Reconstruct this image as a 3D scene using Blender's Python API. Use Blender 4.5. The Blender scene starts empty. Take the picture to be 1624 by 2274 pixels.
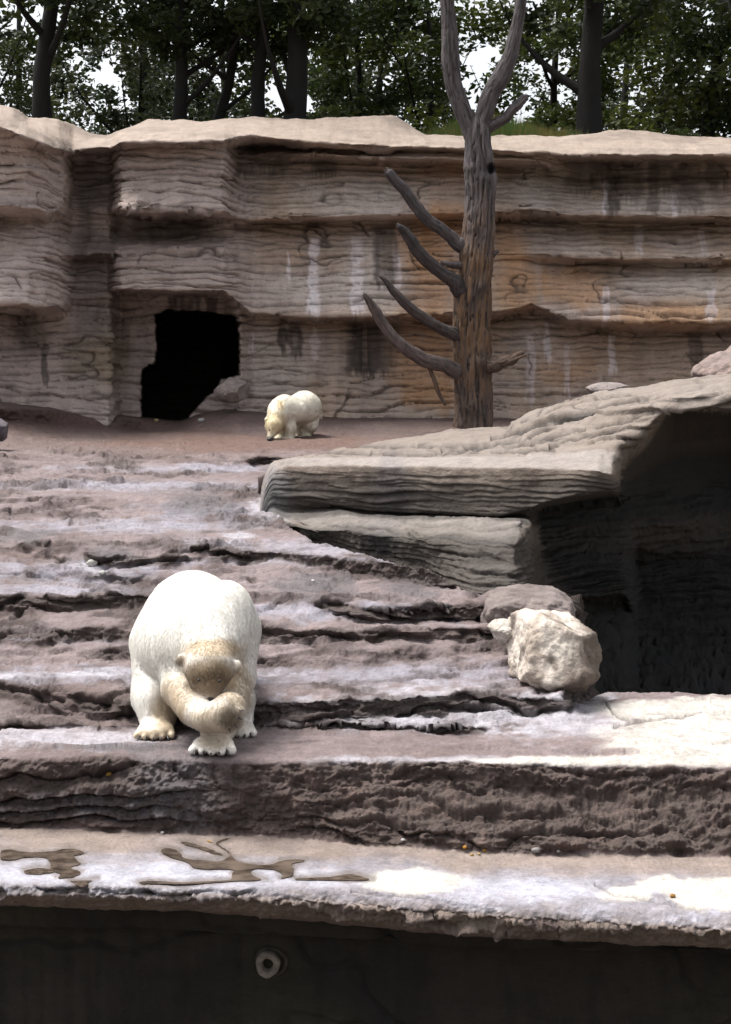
import bpy, math, random
import numpy as np
from mathutils import Vector

random.seed(7)
RNG = np.random.default_rng(7)
SC = bpy.context.scene
COL = SC.collection

# ------------------------------------------------------------------ camera, world, sun, exposure
F = 3302.0                       # focal length in reference pixels (1624 x 2274 frame)
CX, CY, HORIZON = 812.0, 1137.0, 882.0
EYE = 2.46
PITCH = math.atan((CY - HORIZON) / F)
cam_d = bpy.data.cameras.new('camera')
cam_d.sensor_fit = 'VERTICAL'
cam_d.sensor_height = 24.0
cam_d.lens = 12.0 * F / CY
cam_d.clip_start = 0.05
cam_d.clip_end = 2000
cam = bpy.data.objects.new('camera', cam_d)
cam.location = (0, 0, EYE)
cam.rotation_euler = (math.pi / 2 - PITCH, 0, 0)
COL.objects.link(cam)
SC.camera = cam

SUN_EL, SUN_AZ = 67.0, -72.0      # sun high, from the left and a little behind the wall
world = bpy.data.worlds.new('World')
SC.world = world
world.use_nodes = True
wn = world.node_tree
wn.nodes.clear()
w_out = wn.nodes.new('ShaderNodeOutputWorld')
w_bg = wn.nodes.new('ShaderNodeBackground')
w_sky = wn.nodes.new('ShaderNodeTexSky')
w_sky.sky_type = 'NISHITA'
w_sky.sun_disc = False
w_sky.sun_elevation = math.radians(SUN_EL)
w_sky.sun_rotation = math.radians(SUN_AZ)
w_sky.dust_density = 4.0
w_sky.air_density = 1.0
w_hsv = wn.nodes.new('ShaderNodeHueSaturation')
w_hsv.inputs['Saturation'].default_value = 0.22     # thin bright overcast
w_bg.inputs['Strength'].default_value = 0.11
wn.links.new(w_sky.outputs[0], w_hsv.inputs['Color'])
wn.links.new(w_hsv.outputs[0], w_bg.inputs['Color'])
wn.links.new(w_bg.outputs[0], w_out.inputs[0])

sun_d = bpy.data.lights.new('sun', 'SUN')
sun_d.energy = 2.1
sun_d.angle = math.radians(24)
sun_d.color = (1.0, 0.965, 0.92)
sun = bpy.data.objects.new('sun', sun_d)
sd = Vector((math.sin(math.radians(SUN_AZ)) * math.cos(math.radians(SUN_EL)),
             math.cos(math.radians(SUN_AZ)) * math.cos(math.radians(SUN_EL)),
             math.sin(math.radians(SUN_EL))))
sun.rotation_euler = sd.to_track_quat('Z', 'Y').to_euler()
sun.location = (0, 10, 40)
COL.objects.link(sun)

SC.view_settings.view_transform = 'Standard'
SC.view_settings.look = 'None'
SC.view_settings.gamma = 1.0
SC.view_settings.use_curve_mapping = False
SC.view_settings.exposure = 1.25

# ------------------------------------------------------------------ helpers: projection, noise, meshes
cp, sp = math.cos(PITCH), math.sin(PITCH)


def raydir(x, y):
    x = np.asarray(x, float); y = np.asarray(y, float)
    u = (x - CX) / F; v = (CY - y) / F
    return np.stack([u + 0 * v, cp + v * sp + 0 * u, -sp + v * cp + 0 * u], -1)


def at(x, y, d):
    r = raydir(x, y)
    t = np.asarray(d, float) / r[..., 1]
    p = r * t[..., None]
    p[..., 2] += EYE
    return p


def at_z(x, y, z):
    r = raydir(x, y)
    t = (np.asarray(z, float) - EYE) / r[..., 2]
    p = r * t[..., None]
    p[..., 2] += EYE
    return p


def y_of(d, z):
    """reference row at which a point at distance d and height z is seen"""
    # depth along axis
    zz = z - EYE
    depth = d * cp - zz * sp
    upc = d * sp + zz * cp
    return CY - F * upc / depth


_perm = np.random.default_rng(11).permutation(256).astype(np.int64)
_perm = np.concatenate([_perm, _perm, _perm])
_g = np.random.default_rng(12).normal(size=(256, 3))
_g /= np.linalg.norm(_g, axis=1)[:, None]
_g = _g.astype(np.float32)


_gx, _gy, _gz = (np.ascontiguousarray(_g[:, k]) for k in range(3))
_perm = _perm.astype(np.int32)


def perlin(p):
    shp = np.shape(p)[:-1]
    p = np.asarray(p, np.float32).reshape(-1, 3)
    out = np.empty(len(p), np.float32)
    B_ = 60000                                  # small blocks stay in the cache
    for s0 in range(0, len(p), B_):
        q = p[s0:s0 + B_]
        x, y, z = (np.ascontiguousarray(q[:, k]) for k in range(3))
        fx, fy, fz = np.floor(x), np.floor(y), np.floor(z)
        ix, iy, iz = (v.astype(np.int32) & 255 for v in (fx, fy, fz))
        x -= fx; y -= fy; z -= fz
        u, v, w = (t * t * t * (t * (t * 6 - 15) + 10) for t in (x, y, z))
        acc = 0
        for dx in (0, 1):
            hx = _perm[ix + dx]; wx = u if dx else 1 - u
            for dy in (0, 1):
                hy = _perm[hx + iy + dy]; wxy = wx * (v if dy else 1 - v)
                for dz in (0, 1):
                    h = _perm[hy + iz + dz]
                    acc = acc + wxy * (w if dz else 1 - w) * (_gx[h] * (x - dx) + _gy[h] * (y - dy) + _gz[h] * (z - dz))
        out[s0:s0 + B_] = acc
    return (out * 1.5).reshape(shp)


def fbm(p, octaves=4, gain=0.5, lac=2.03):
    a = 1.0; s = 0; tot = 0; q = np.asarray(p, np.float32)
    for k in range(octaves):
        s = s + a * perlin(q + 17.3 * k)
        tot += a
        a *= gain; q = q * lac
    return s / tot


def billow(p, octaves=4, gain=0.55):
    a = 1.0; s = 0; tot = 0; q = np.asarray(p, np.float32)
    for k in range(octaves):
        s = s + a * (2.6 * np.abs(perlin(q + 9.1 * k)) - 0.75)      # rounded lumps, sharp creases
        tot += a
        a *= gain; q = q * 2.07
    return s / tot


def sst(a, b, x):
    t = np.clip((x - a) / (b - a), 0, 1)
    return t * t * (3 - 2 * t)


def noise1(x, seed, octaves=3):
    q = np.stack([np.asarray(x, float), np.full(np.shape(x), seed * 3.71), np.full(np.shape(x), seed * 1.13)], -1)
    return fbm(q, octaves)


def gsmooth(a, sigma, axis):
    if sigma <= 0:
        return a
    r = int(3 * sigma + 1)
    k = np.exp(-0.5 * (np.arange(-r, r + 1) / sigma) ** 2); k /= k.sum()
    pad = [(0, 0)] * a.ndim; pad[axis] = (r, r)
    b = np.pad(a, pad, mode='reflect', reflect_type='odd')
    out = np.zeros_like(a)
    n = a.shape[axis]
    for j, w in enumerate(k):
        sl = [slice(None)] * a.ndim; sl[axis] = slice(j, j + n)
        out += w * b[tuple(sl)]
    return out


def make_mesh(name, verts, faces, material=None, parent=None, smooth=True, cols=None, attrs=None, origin=None):
    """verts (N,3); faces (M,k) int array or list of such arrays. One mesh object."""
    verts = np.asarray(verts, np.float32).reshape(-1, 3)
    if origin is not None:
        verts = verts - np.asarray(origin, np.float32)
    fl = faces if isinstance(faces, list) else [faces]
    fl = [np.asarray(f, np.int32) for f in fl if len(f)]
    me = bpy.data.meshes.new(name)
    me.vertices.add(len(verts))
    me.vertices.foreach_set('co', verts.ravel())
    loops = np.concatenate([f.ravel() for f in fl])
    counts = np.concatenate([np.full(len(f), f.shape[1], np.int32) for f in fl])
    starts = np.concatenate([[0], np.cumsum(counts)[:-1]]).astype(np.int32)
    me.loops.add(len(loops))
    me.loops.foreach_set('vertex_index', loops.astype(np.int32))
    me.polygons.add(len(counts))
    me.polygons.foreach_set('loop_start', starts)
    me.polygons.foreach_set('loop_total', counts)
    me.polygons.foreach_set('use_smooth', np.full(len(counts), smooth, bool))
    me.update(calc_edges=True)
    if cols is not None:
        c = np.ones((len(verts), 4), np.float32); c[:, :3] = np.asarray(cols).reshape(-1, 3)
        ca = me.color_attributes.new('Col', 'FLOAT_COLOR', 'POINT')
        ca.data.foreach_set('color', c.ravel())
    for k, v in (attrs or {}).items():
        v = np.asarray(v, np.float32)
        if v.ndim == 2:
            aa = me.attributes.new(k, 'FLOAT_VECTOR', 'POINT'); aa.data.foreach_set('vector', v.ravel())
        else:
            aa = me.attributes.new(k, 'FLOAT', 'POINT'); aa.data.foreach_set('value', v.ravel())
    me.validate()
    if material:
        me.materials.append(material)
    o = bpy.data.objects.new(name, me)
    COL.objects.link(o)
    if origin is not None:
        o.location = tuple(float(v) for v in origin)
    if parent is not None:
        o.parent = parent
        o.location = Vector(o.location) - parent.location if origin is not None else -parent.location
    return o


def tag(o, label=None, cat=None, group=None, kind=None):
    if label: o['label'] = label
    if cat: o['category'] = cat
    if group: o['group'] = group
    if kind: o['kind'] = kind
    return o


def empty(name, loc):
    o = bpy.data.objects.new(name, None)
    o.location = tuple(float(v) for v in loc)
    COL.objects.link(o)
    return o


def grid_faces(nr, nc):
    i = np.arange(nr * nc).reshape(nr, nc)
    return np.stack([i[:-1, :-1].ravel(), i[:-1, 1:].ravel(), i[1:, 1:].ravel(), i[1:, :-1].ravel()], -1)


def grid_normals(P, toward=None):
    du = np.gradient(P, axis=1); dv = np.gradient(P, axis=0)
    n = np.cross(du, dv)
    n /= np.linalg.norm(n, axis=-1, keepdims=True) + 1e-9
    if toward is not None:
        s = np.sign(np.sum(n * toward, -1, keepdims=True)); s[s == 0] = 1
        n = n * s
    return n


# ------------------------------------------------------------------ materials
def new_mat(name):
    m = bpy.data.materials.new(name); m.use_nodes = True
    nt = m.node_tree; nt.nodes.clear()
    out = nt.nodes.new('ShaderNodeOutputMaterial')
    b = nt.nodes.new('ShaderNodeBsdfPrincipled')
    nt.links.new(b.outputs[0], out.inputs[0])
    return m, nt, b, out


def rock_material(name, fine=40.0, coarse=7.0, bump=0.5, bdist=0.02, rough=0.85, grain=0.35, stretch=(1, 1, 1)):
    m, nt, b, out = new_mat(name)
    N, L = nt.nodes, nt.links
    geo = N.new('ShaderNodeNewGeometry')
    mp = N.new('ShaderNodeMapping'); mp.inputs['Scale'].default_value = stretch
    L.new(geo.outputs['Position'], mp.inputs['Vector'])
    col = N.new('ShaderNodeAttribute'); col.attribute_name = 'Col'
    wet = N.new('ShaderNodeAttribute'); wet.attribute_name = 'wet'
    n1 = N.new('ShaderNodeTexNoise'); n1.inputs['Scale'].default_value = fine; n1.inputs['Detail'].default_value = 6; n1.inputs['Roughness'].default_value = 0.65
    n2 = N.new('ShaderNodeTexNoise'); n2.inputs['Scale'].default_value = coarse; n2.inputs['Detail'].default_value = 7; n2.inputs['Roughness'].default_value = 0.6
    L.new(mp.outputs[0], n1.inputs['Vector']); L.new(mp.outputs[0], n2.inputs['Vector'])
    add = N.new('ShaderNodeMath'); add.operation = 'ADD'
    L.new(n1.outputs['Fac'], add.inputs[0]); L.new(n2.outputs['Fac'], add.inputs[1])
    rng = N.new('ShaderNodeMapRange')
    rng.inputs['From Min'].default_value = 0.62; rng.inputs['From Max'].default_value = 1.38
    rng.inputs['To Min'].default_value = 1 - grain; rng.inputs['To Max'].default_value = 1 + grain
    L.new(add.outputs[0], rng.inputs['Value'])
    mul = N.new('ShaderNodeVectorMath'); mul.operation = 'SCALE'
    L.new(col.outputs['Color'], mul.inputs[0]); L.new(rng.outputs[0], mul.inputs['Scale'])
    L.new(mul.outputs[0], b.inputs['Base Color'])
    rr = N.new('ShaderNodeMapRange'); rr.inputs['To Min'].default_value = rough; rr.inputs['To Max'].default_value = 0.22
    L.new(wet.outputs['Fac'], rr.inputs['Value'])
    L.new(rr.outputs[0], b.inputs['Roughness'])
    b.inputs['Specular IOR Level'].default_value = 0.35
    bp = N.new('ShaderNodeBump'); bp.inputs['Strength'].default_value = bump; bp.inputs['Distance'].default_value = bdist
    L.new(add.outputs[0], bp.inputs['Height']); L.new(bp.outputs[0], b.inputs['Normal'])
    return m


def plain_material(name, color, rough=0.7, spec=0.4, noise=0.0, scale=30.0, bump=0.0):
    m, nt, b, out = new_mat(name)
    b.inputs['Roughness'].default_value = rough
    b.inputs['Specular IOR Level'].default_value = spec
    N, L = nt.nodes, nt.links
    tc = N.new('ShaderNodeTexCoord')
    n = N.new('ShaderNodeTexNoise'); n.inputs['Scale'].default_value = scale; n.inputs['Detail'].default_value = 5
    L.new(tc.outputs['Object'], n.inputs['Vector'])
    r = N.new('ShaderNodeValToRGB')
    r.color_ramp.elements[0].color = tuple(max(0, c * (1 - noise)) for c in color) + (1,)
    r.color_ramp.elements[1].color = tuple(min(1, c * (1 + noise)) for c in color) + (1,)
    r.color_ramp.elements[0].position = 0.3; r.color_ramp.elements[1].position = 0.7
    L.new(n.outputs['Fac'], r.inputs[0]); L.new(r.outputs[0], b.inputs['Base Color'])
    if bump:
        bp = N.new('ShaderNodeBump'); bp.inputs['Strength'].default_value = bump; bp.inputs['Distance'].default_value = 0.01
        L.new(n.outputs['Fac'], bp.inputs['Height']); L.new(bp.outputs[0], b.inputs['Normal'])
    return m


M_TERR = rock_material('terrace_rock', fine=38, coarse=9, bump=0.7, bdist=0.03, grain=0.38)
M_WALL = rock_material('wall_rock', fine=16, coarse=3.2, bump=0.55, bdist=0.05, grain=0.30, stretch=(1, 1, 1.7))
M_SIDE = rock_material('overhang_rock', fine=26, coarse=5, bump=0.5, bdist=0.03, grain=0.3, stretch=(1, 1, 1.6))
M_WOOD = rock_material('dead_wood', fine=14, coarse=4, bump=0.6, bdist=0.04, grain=0.4, stretch=(1.6, 1.6, 0.22))


# ------------------------------------------------------------------ lofted rock
def interp(xs, pts, j):
    a = np.array([p[0] for p in pts], float); b = np.array([p[j] for p in pts], float)
    return np.interp(xs, a, b)


def loft(xs, rows3d, counts, smooth_r, smooth_c):
    """rows3d list of (nc,3); counts subdivisions between rows. Returns grid (nr,nc,3) and the row parameter."""
    out = []; par = []
    for k, n in enumerate(counts):
        a, b = rows3d[k], rows3d[k + 1]
        for t in np.arange(n) / n:
            out.append(a * (1 - t) + b * t); par.append(k + t)
    out.append(rows3d[-1]); par.append(len(counts))
    P = np.array(out)
    P = gsmooth(P, smooth_c, 1)
    P = gsmooth(P, smooth_r, 0)
    return P, np.array(par)


def strata(s, sharp=0.16):
    """layer profile: each layer bulges out and is cut back sharply at its lower edge. returns -1..1"""
    fr = s - np.floor(s)
    up = sst(0, sharp, fr)            # quick rise from the crack at the layer's foot
    dn = 1 - 0.55 * sst(0.35, 1.0, fr)
    return up * dn * 2 - 1


def hash1(i):
    v = np.sin(i * 127.1 + 11.7) * 43758.5453
    return v - np.floor(v)


def ellipse_mask(px, py, cx, cy, rx, ry, soft=0.35, nz=None, namp=0.5):
    r = np.sqrt(((px - cx) / rx) ** 2 + ((py - cy) / ry) ** 2)
    if nz is not None:
        r = r + nz * namp
    return 1 - sst(1 - soft, 1 + soft, r)


def lerp(a, b, m):
    return a * (1 - m[..., None]) + np.asarray(b, np.float32) * m[..., None]


def project(P):
    d = P[..., 1] * cp - (P[..., 2] - EYE) * sp
    up = P[..., 1] * sp + (P[..., 2] - EYE) * cp
    return CX + F * P[..., 0] / d, CY - F * up / d


# ================================================================== terraces (setting)
XT = [-350, 0, 300, 600, 800, 1000, 1200, 1400, 1624, 2000]
PITZ = -1.6


def row(ys, zs, xs=XT):
    if not isinstance(zs, (list, tuple)):
        zs = [zs] * len(xs)
    return [(x, y, z) for x, y, z in zip(xs, ys, zs)]


def pit(d, z=PITZ, x0=1335, base=None):
    """append the pool pit to a row given up to x=1235"""
    return [(x0, y_of(d, z), z), (1624, y_of(d, z), z), (2000, y_of(d, z), z)]


XS2 = [-350, 0, 300, 600, 800, 1000, 1120, 1258]


def rowp(ys, zs, d, z=PITZ):
    return row(ys, zs, XS2) + pit(d, z)


ROWS = [
    # under the lip, the lip itself, the wet ledge
    row([2040, 2040, 2045, 2060, 2080, 2100, 2115, 2125, 2135, 2140], -0.95),
    row([2002, 2008, 2015, 2030, 2050, 2068, 2083, 2093, 2103, 2110], -0.74),
    row([1984, 1988, 1992, 1996, 2010, 2028, 2042, 2055, 2068, 2078], -0.58),
    row([1962, 1964, 1968, 1970, 1976, 1992, 2008, 2018, 2028, 2035], -0.52),
    row([1830, 1836, 1846, 1856, 1874, 1890, 1899, 1902, 1904, 1902], -0.50),
    # first riser
    row([1800, 1805, 1812, 1820, 1835, 1845, 1850, 1850, 1850, 1850], -0.37),
    row([1745, 1750, 1752, 1752, 1750, 1752, 1756, 1760, 1764, 1768], -0.18),
    row([1675, 1680, 1684, 1692, 1688, 1690, 1694, 1700, 1704, 1706], -0.02),
    # bear terrace
    row([1655, 1658, 1660, 1664, 1664, 1668, 1670, 1676, 1680, 1680], 0.0),
    row([1620, 1620, 1618, 1618, 1626, 1632, 1632, 1602, 1580, 1580], [0, 0, 0, 0, 0, 0, 0.02, 0.05, 0.02, 0.02]),
    rowp([1600, 1600, 1600, 1604, 1612, 1608, 1600, 1592], 0.08, 12.1, 0.02),
    rowp([1560, 1560, 1560, 1570, 1580, 1570, 1560, 1560], 0.15, 12.35, -0.08),
    rowp([1512, 1510, 1514, 1535, 1540, 1530, 1524, 1528], 0.24, 12.5, -0.8),
    rowp([1468, 1470, 1468, 1480, 1490, 1485, 1485, 1488], 0.27, 12.7),
    rowp([1438, 1436, 1432, 1440, 1448, 1440, 1440, 1440], 0.36, 13.0),
    rowp([1425, 1422, 1418, 1428, 1436, 1428, 1425, 1425], 0.38, 13.2),
    rowp([1380, 1376, 1374, 1384, 1394, 1388, 1386, 1386], 0.51, 13.5),
    rowp([1362, 1358, 1356, 1364, 1372, 1368, 1368, 1368], 0.53, 13.8),
    rowp([1322, 1316, 1318, 1318, 1338, 1334, 1334, 1334], 0.67, 14.2),
    rowp([1272, 1270, 1264, 1258, 1282, 1302, 1312, 1312], 0.70, 15.0),
    rowp([1230, 1232, 1232, 1232, 1258, 1284, 1296, 1296], 0.81, 15.5),
    rowp([1188, 1188, 1198, 1224, 1244, 1270, 1284, 1284], 0.92, 16.2),
    rowp([1140, 1142, 1138, 1166, 1196, 1230, 1250, 1250], 1.00, 17.5),
    rowp([1092, 1090, 1094, 1082, 1120, 1160, 1190, 1200], [1.18, 1.18, 1.18, 1.19, 1.18, 1.12, 1.1, 1.1], 19.5),
    rowp([1062, 1066, 1064, 1052, 1070, 1090, 1110, 1120], 1.22, 21.5),
    rowp([1042, 1040, 1040, 1030, 1045, 1056, 1070, 1080], 1.34, 22.5, -0.5),
    rowp([1012, 1004, 1010, 1012, 1020, 1026, 1034, 1040], 1.48, 23.5, 1.4),
    rowp([985, 980, 985, 986, 990, 992, 994, 998], [1.6, 1.6, 1.55, 1.54, 1.53, 1.52, 1.5, 1.5], 30, 1.5),
    rowp([940, 935, 952, 966, 966, 966, 966, 966], [1.95, 1.95, 1.72, 1.64, 1.64, 1.64, 1.64, 1.64], 33.0, 1.6),
]


def zrow(ctrl):
    return ctrl                   # rows given by distance instead of height


ROWS.append(zrow([(-350, 890, 31.2), (0, 902, 31.5), (150, 912, 34.6), (310, 928, 35.4), (400, 938, 36.0), (440, 925, 35.0), (520, 915, 34.6),
                  (640, 930, 34.8), (760, 934, 35.0), (1000, 932, 35.3), (1624, 936, 35.6), (2000, 936, 35.6)]))
ROWS.append(zrow([(-350, 880, 38), (0, 884, 38), (150, 900, 38), (310, 926, 38.5), (400, 936, 43), (440, 915, 39), (520, 896, 38), (640, 905, 38), (1624, 915, 38), (2000, 915, 38)]))
CNT = [8, 20, 12, 44, 18, 30, 34, 12, 20, 14, 18, 22, 20, 16, 8, 22, 10, 20, 26, 18, 20, 26, 24, 18, 14, 18, 22, 26, 24, 8]
NCT = 930
xs = np.linspace(-220, 1840, NCT)

rows3 = []
for k, r in enumerate(ROWS):
    y = interp(xs, r, 1); z = interp(xs, r, 2)
    amp = 0 if k < 1 else (4 if k <= 5 else 7)
    amp = amp * (1.0 if k < 23 else 0.45)
    if k in (3, 4):
        amp = 3
    if k >= 29:
        amp = 0
    elif k >= 27:
        amp = 1.2
    y = y + amp * (noise1(xs / 170.0, 10 + k) + 0.5 * noise1(xs / 45.0, 60 + k)) * 1.3 * np.where(xs < 1250, 1, 0.55)
    if k in (1, 2):
        y = y + 5 * noise1(xs / 30.0, 5) * 1.2
    rows3.append((y, z))
ys = np.array([a for a, b in rows3]); zs_ = np.array([b for a, b in rows3])
# keep rows in order on the slope (never let two contours cross)
for k in range(1, len(ROWS)):
    m = (xs < 1235) & (k < 29)
    ys[k] = np.where(m, np.minimum(ys[k], ys[k - 1] - 2.0), ys[k])
pts = [at_z(xs, ys[k], zs_[k]) if k < 29 else at(xs, interp(xs, ROWS[k], 1), interp(xs, ROWS[k], 2)) for k in range(len(ROWS))]
for k in range(5, 29):                # a step may stand upright but never lean out
    dmin = pts[k - 1][:, 1] + 0.012
    bad = (pts[k][:, 1] < dmin) & (xs < 1300)
    fix = at(xs, ys[k], np.maximum(pts[k][:, 1], dmin))
    pts[k] = np.where(bad[:, None], fix, pts[k])
# pull the underside of the lip back under the ledge
pts[0][:, 1] = pts[1][:, 1] + 0.45
pts[0][:, 2] = -0.92
T, tpar = loft(xs, pts, CNT, 1.6, 2.0)
# ---- broken ledges: the slope is cut into many small meandering steps with upright, slightly hollow fronts
qx = T * np.array([0.42, 0.55, 0.0]) + np.array([3.0, 8.0, 2.0])
nz = 0.24 * fbm(qx * np.array([0.7, 0.9, 1]), 2) + 0.045 * fbm(qx * 2.6 + 5, 3) + 0.008 * fbm(qx * 13 + 9, 2) + 0.03 * T[..., 0]
hk = fbm(qx * 0.8 + 55, 2)
zone = sst(9.2, 10.4, tpar)[:, None] * (1 - sst(25.0, 26.8, tpar))[:, None] * (1 - sst(1215, 1290, xs))[None, :]
UP = 5
nr0 = T.shape[0]
tt = np.linspace(0, nr0 - 1, (nr0 - 1) * UP + 1)
i0_ = np.minimum(tt.astype(int), nr0 - 2); fr_ = (tt - i0_)


def updense(a):
    f3 = fr_[:, None] if a.ndim == 2 else fr_[:, None, None]
    return a[i0_] * (1 - f3) + a[i0_ + 1] * f3


Td = updense(T); nzd = updense(nz); hkd = updense(hk); zd = updense(zone); tpd = np.interp(tt, np.arange(nr0), tpar)
zsm = gsmooth(Td[..., 2], 3.0 * UP, 0)
zone = None
zd = zd * np.clip(0.75 + 1.3 * hkd, 0.35, 1.0)
H1 = 0.17
sv = (zsm + nzd) / H1
fl_ = np.floor(sv); f1 = sv - fl_
prof = 0.24 * f1 + 0.76 * sst(0.60, 0.90, f1)
zt1 = (fl_ + prof) * H1 - nzd
H2 = 0.052
sv2 = (zt1 + nzd * 1.7 + 0.03) / H2
fl2 = np.floor(sv2); f2 = sv2 - fl2
zt2 = (fl2 + 0.35 * f2 + 0.65 * sst(0.55, 0.95, f2)) * H2 - nzd * 1.7 - 0.03
mix2 = sst(0.0, 0.4, hkd)
zt = zt1 * (1 - mix2 * 0.7) + zt2 * mix2 * 0.7
# each step nods forward a little at its brow
brow = np.exp(-((f1 - 0.90) / 0.08) ** 2)
Td[..., 2] = Td[..., 2] * (1 - zd) + zt * zd
Td[..., 1] -= zd * brow * 0.05 * (0.5 + 1.2 * hkd)
# even out the row spacing again so that the upright fronts get enough rows
NRT = 800
seg = np.sqrt(np.diff(Td[..., 2], axis=0) ** 2 + (0.22 * np.diff(Td[..., 1], axis=0)) ** 2)
seg = seg / (np.maximum(Td[1:, :, 1], 6.0))
cum = np.concatenate([np.zeros((1, Td.shape[1])), np.cumsum(seg, 0)], 0)
cum = gsmooth(cum, 6, 1)
cum /= cum[-1:]
tg = np.linspace(0, 1, NRT)
Tn = np.zeros((NRT, Td.shape[1], 3)); tpg = np.zeros((NRT, Td.shape[1]))
for c_ in range(Td.shape[1]):
    for a_ in range(3):
        Tn[:, c_, a_] = np.interp(tg, cum[:, c_], Td[:, c_, a_])
    tpg[:, c_] = np.interp(tg, cum[:, c_], tpd)
T = gsmooth(Tn, 1.5, 1)
LIP_T = np.array([Td[CNT[0] * UP, c_, 1] for c_ in range(Td.shape[1])])
del Td, nzd, hkd, zd, seg, cum, Tn, zsm, sv, sv2, f1, f2, zt, zt1, zt2, fl_, fl2, prof, mix2, brow
tpar = tpg
TN = grid_normals(T, np.array([0, -0.4, 1.0]))
PXg, PYg = project(T)
riser = sst(0.10, 0.50, 1 - np.abs(TN[..., 2]))
riser = np.maximum(riser, (sst(4.1, 4.4, tpar) * (1 - sst(6.75, 6.98, tpar))))
riser = gsmooth(riser, 2, 0)
lip = sst(0.6, 1.0, tpar) * (1 - sst(2.2, 3.0, tpar)) * np.ones_like(riser)
ledge = (sst(2.4, 3.2, tpar) * (1 - sst(3.9, 4.1, tpar))) * np.ones_like(riser)
dist = T[..., 1]
W = np.stack([fbm(T * 0.45 + 3, 3), fbm(T * 0.45 + 31, 3), fbm(T * 0.45 + 61, 3)], -1)
sL = T[..., 2] / (0.105 + 0.05 * sst(14, 22, dist)) + 3.4 * fbm(T * np.array([0.8, 0.8, 1.5]) + 5, 4)
st = strata(sL, 0.22)
smask = sst(-0.25, 0.25, fbm(T * np.array([0.7, 0.7, 2.0]) + 77, 3))
lump = billow(T * np.array([2.3, 2.3, 4.0]) + W * 1.5, 4)
lump2 = billow(T * 7.5 + 20, 3)
fine = fbm(T * 20.0, 3)
right_front = sst(380, 620, PXg) * (tpar > 3.9) * (tpar < 7.2)
grit = billow(T * 16.0 + 70, 2)
disp = riser * (st * 0.050 * (0.15 + 0.85 * smask) * (1 - 0.25 * right_front) + (0.35 * lump + 0.75 * billow(T * np.array([1.6, 2.6, 5.5]) + W, 4)) * (0.055 + 0.045 * right_front) + (lump2 * 0.036 + grit * 0.016 + fine * 0.010) * (1 - 0.5 * sst(8.5, 9.5, tpar)))
tread = (1 - riser) * (1 - ledge)
# crumbling rough patches between worn smooth ones
slope_zone = sst(8.8, 9.6, tpar) * (1 - sst(25.5, 27.0, tpar))
rgh = fbm(np.stack([PXg / 210.0, PYg / 30.0, 0 * PXg + 41], -1), 4) + 0.35 * fbm(np.stack([PXg / 45.0, PYg / 16.0, 0 * PXg + 47], -1), 3)
rgh = sst(-0.08, 0.22, rgh + 0.22 * riser - 0.02) * slope_zone * (1 - sst(1080, 1250, PXg) * (tpar < 12))
far_k = 1 + 0.9 * sst(13, 22, dist)
lumpf = billow(T * np.array([1.5, 2.6, 6.5]) + W, 4)
disp += rgh * far_k * (0.040 * lumpf + 0.010 * lump2 + 0.010 * grit + 0.040 * st * smask)
disp += tread * (0.026 * fbm(T * np.array([1.2, 1.6, 1]) + 8, 4) + 0.008 * fine + 0.008 * lump2 * (tpar > 9) + 0.026 * strata(T[..., 1] * 2.6 + 2.5 * fbm(T * 0.6 + 40, 3), 0.2) * smask * (tpar > 8))
disp += sst(25, 27, tpar) * (0.07 * fbm(T * np.array([0.5, 0.5, 1]) + 14, 4) + 0.02 * fbm(T * 2.5 + 15, 3)) * (1 - sst(28.0, 29.0, tpar))
disp += ledge * (0.0018 * fbm(T * 1.3 + 4, 2))
disp += lip * (0.012 * lump + 0.004 * lump2 + 0.009 * grit)
# big undulation of risers so that ledges break up and run out
disp += riser * 0.07 * fbm(T * np.array([0.9, 0.9, 1.6]) + 51, 3)
T2 = T + TN * disp[..., None]
# the slope ends in a gap under the foot of the overhanging rock
BND = np.array([(560, 1085), (600, 1120), (640, 1168), (700, 1202), (830, 1238), (950, 1262), (1010, 1300), (1040, 1322), (1120, 1322), (1180, 1318), (1400, 1318)], float)
inb = np.interp(PXg, BND[:, 0], BND[:, 1]) - PYg + 4 * noise1(PXg / 40.0, 91)
rtop = np.interp(PXg, [560, 600, 640, 720, 980, 1130], [1062, 1048, 1036, 1022, 975, 960])
cut = sst(0, 16, inb) * (PXg > 575) * sst(0, 14, PYg - rtop) * sst(8, 10, tpar) * (1 - sst(27.5, 28.5, tpar))
T2[..., 2] -= 1.3 * cut * (T2[..., 2] > -0.5)
# crack across the pale slab on the right and along the wet ledge
def crack_mask(px, py, line, w, seed):
    lx = np.array([a for a, b in line], float); ly = np.array([b for a, b in line], float)
    m = (px > lx.min()) & (px < lx.max())
    yy = np.interp(px, lx, ly) + 5 * noise1(px / 22.0, seed)
    return np.where(m, np.exp(-((py - yy) / w) ** 2), 0)


ck = crack_mask(PXg, PYg, [(1362, 1612), (1400, 1606), (1440, 1600), (1500, 1592), (1560, 1584), (1640, 1586)], 2.6, 3)
ck += crack_mask(PXg, PYg, [(1345, 1560), (1362, 1585), (1400, 1598)], 3, 4)
ck += crack_mask(PXg, PYg, [(780, 1978), (860, 1988), (950, 1994), (1060, 2016), (1110, 2030)], 2.4, 5)
ck += crack_mask(PXg, PYg, [(1320, 1960), (1360, 1985), (1430, 1996), (1500, 2008), (1560, 2020)], 2.6, 6)
ck += crack_mask(PXg, PYg, [(1150, 1500), (1180, 1506), (1225, 1512), (1290, 1520)], 4, 7)
T2[..., 2] -= 0.03 * np.clip(ck, 0, 1)

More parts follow.
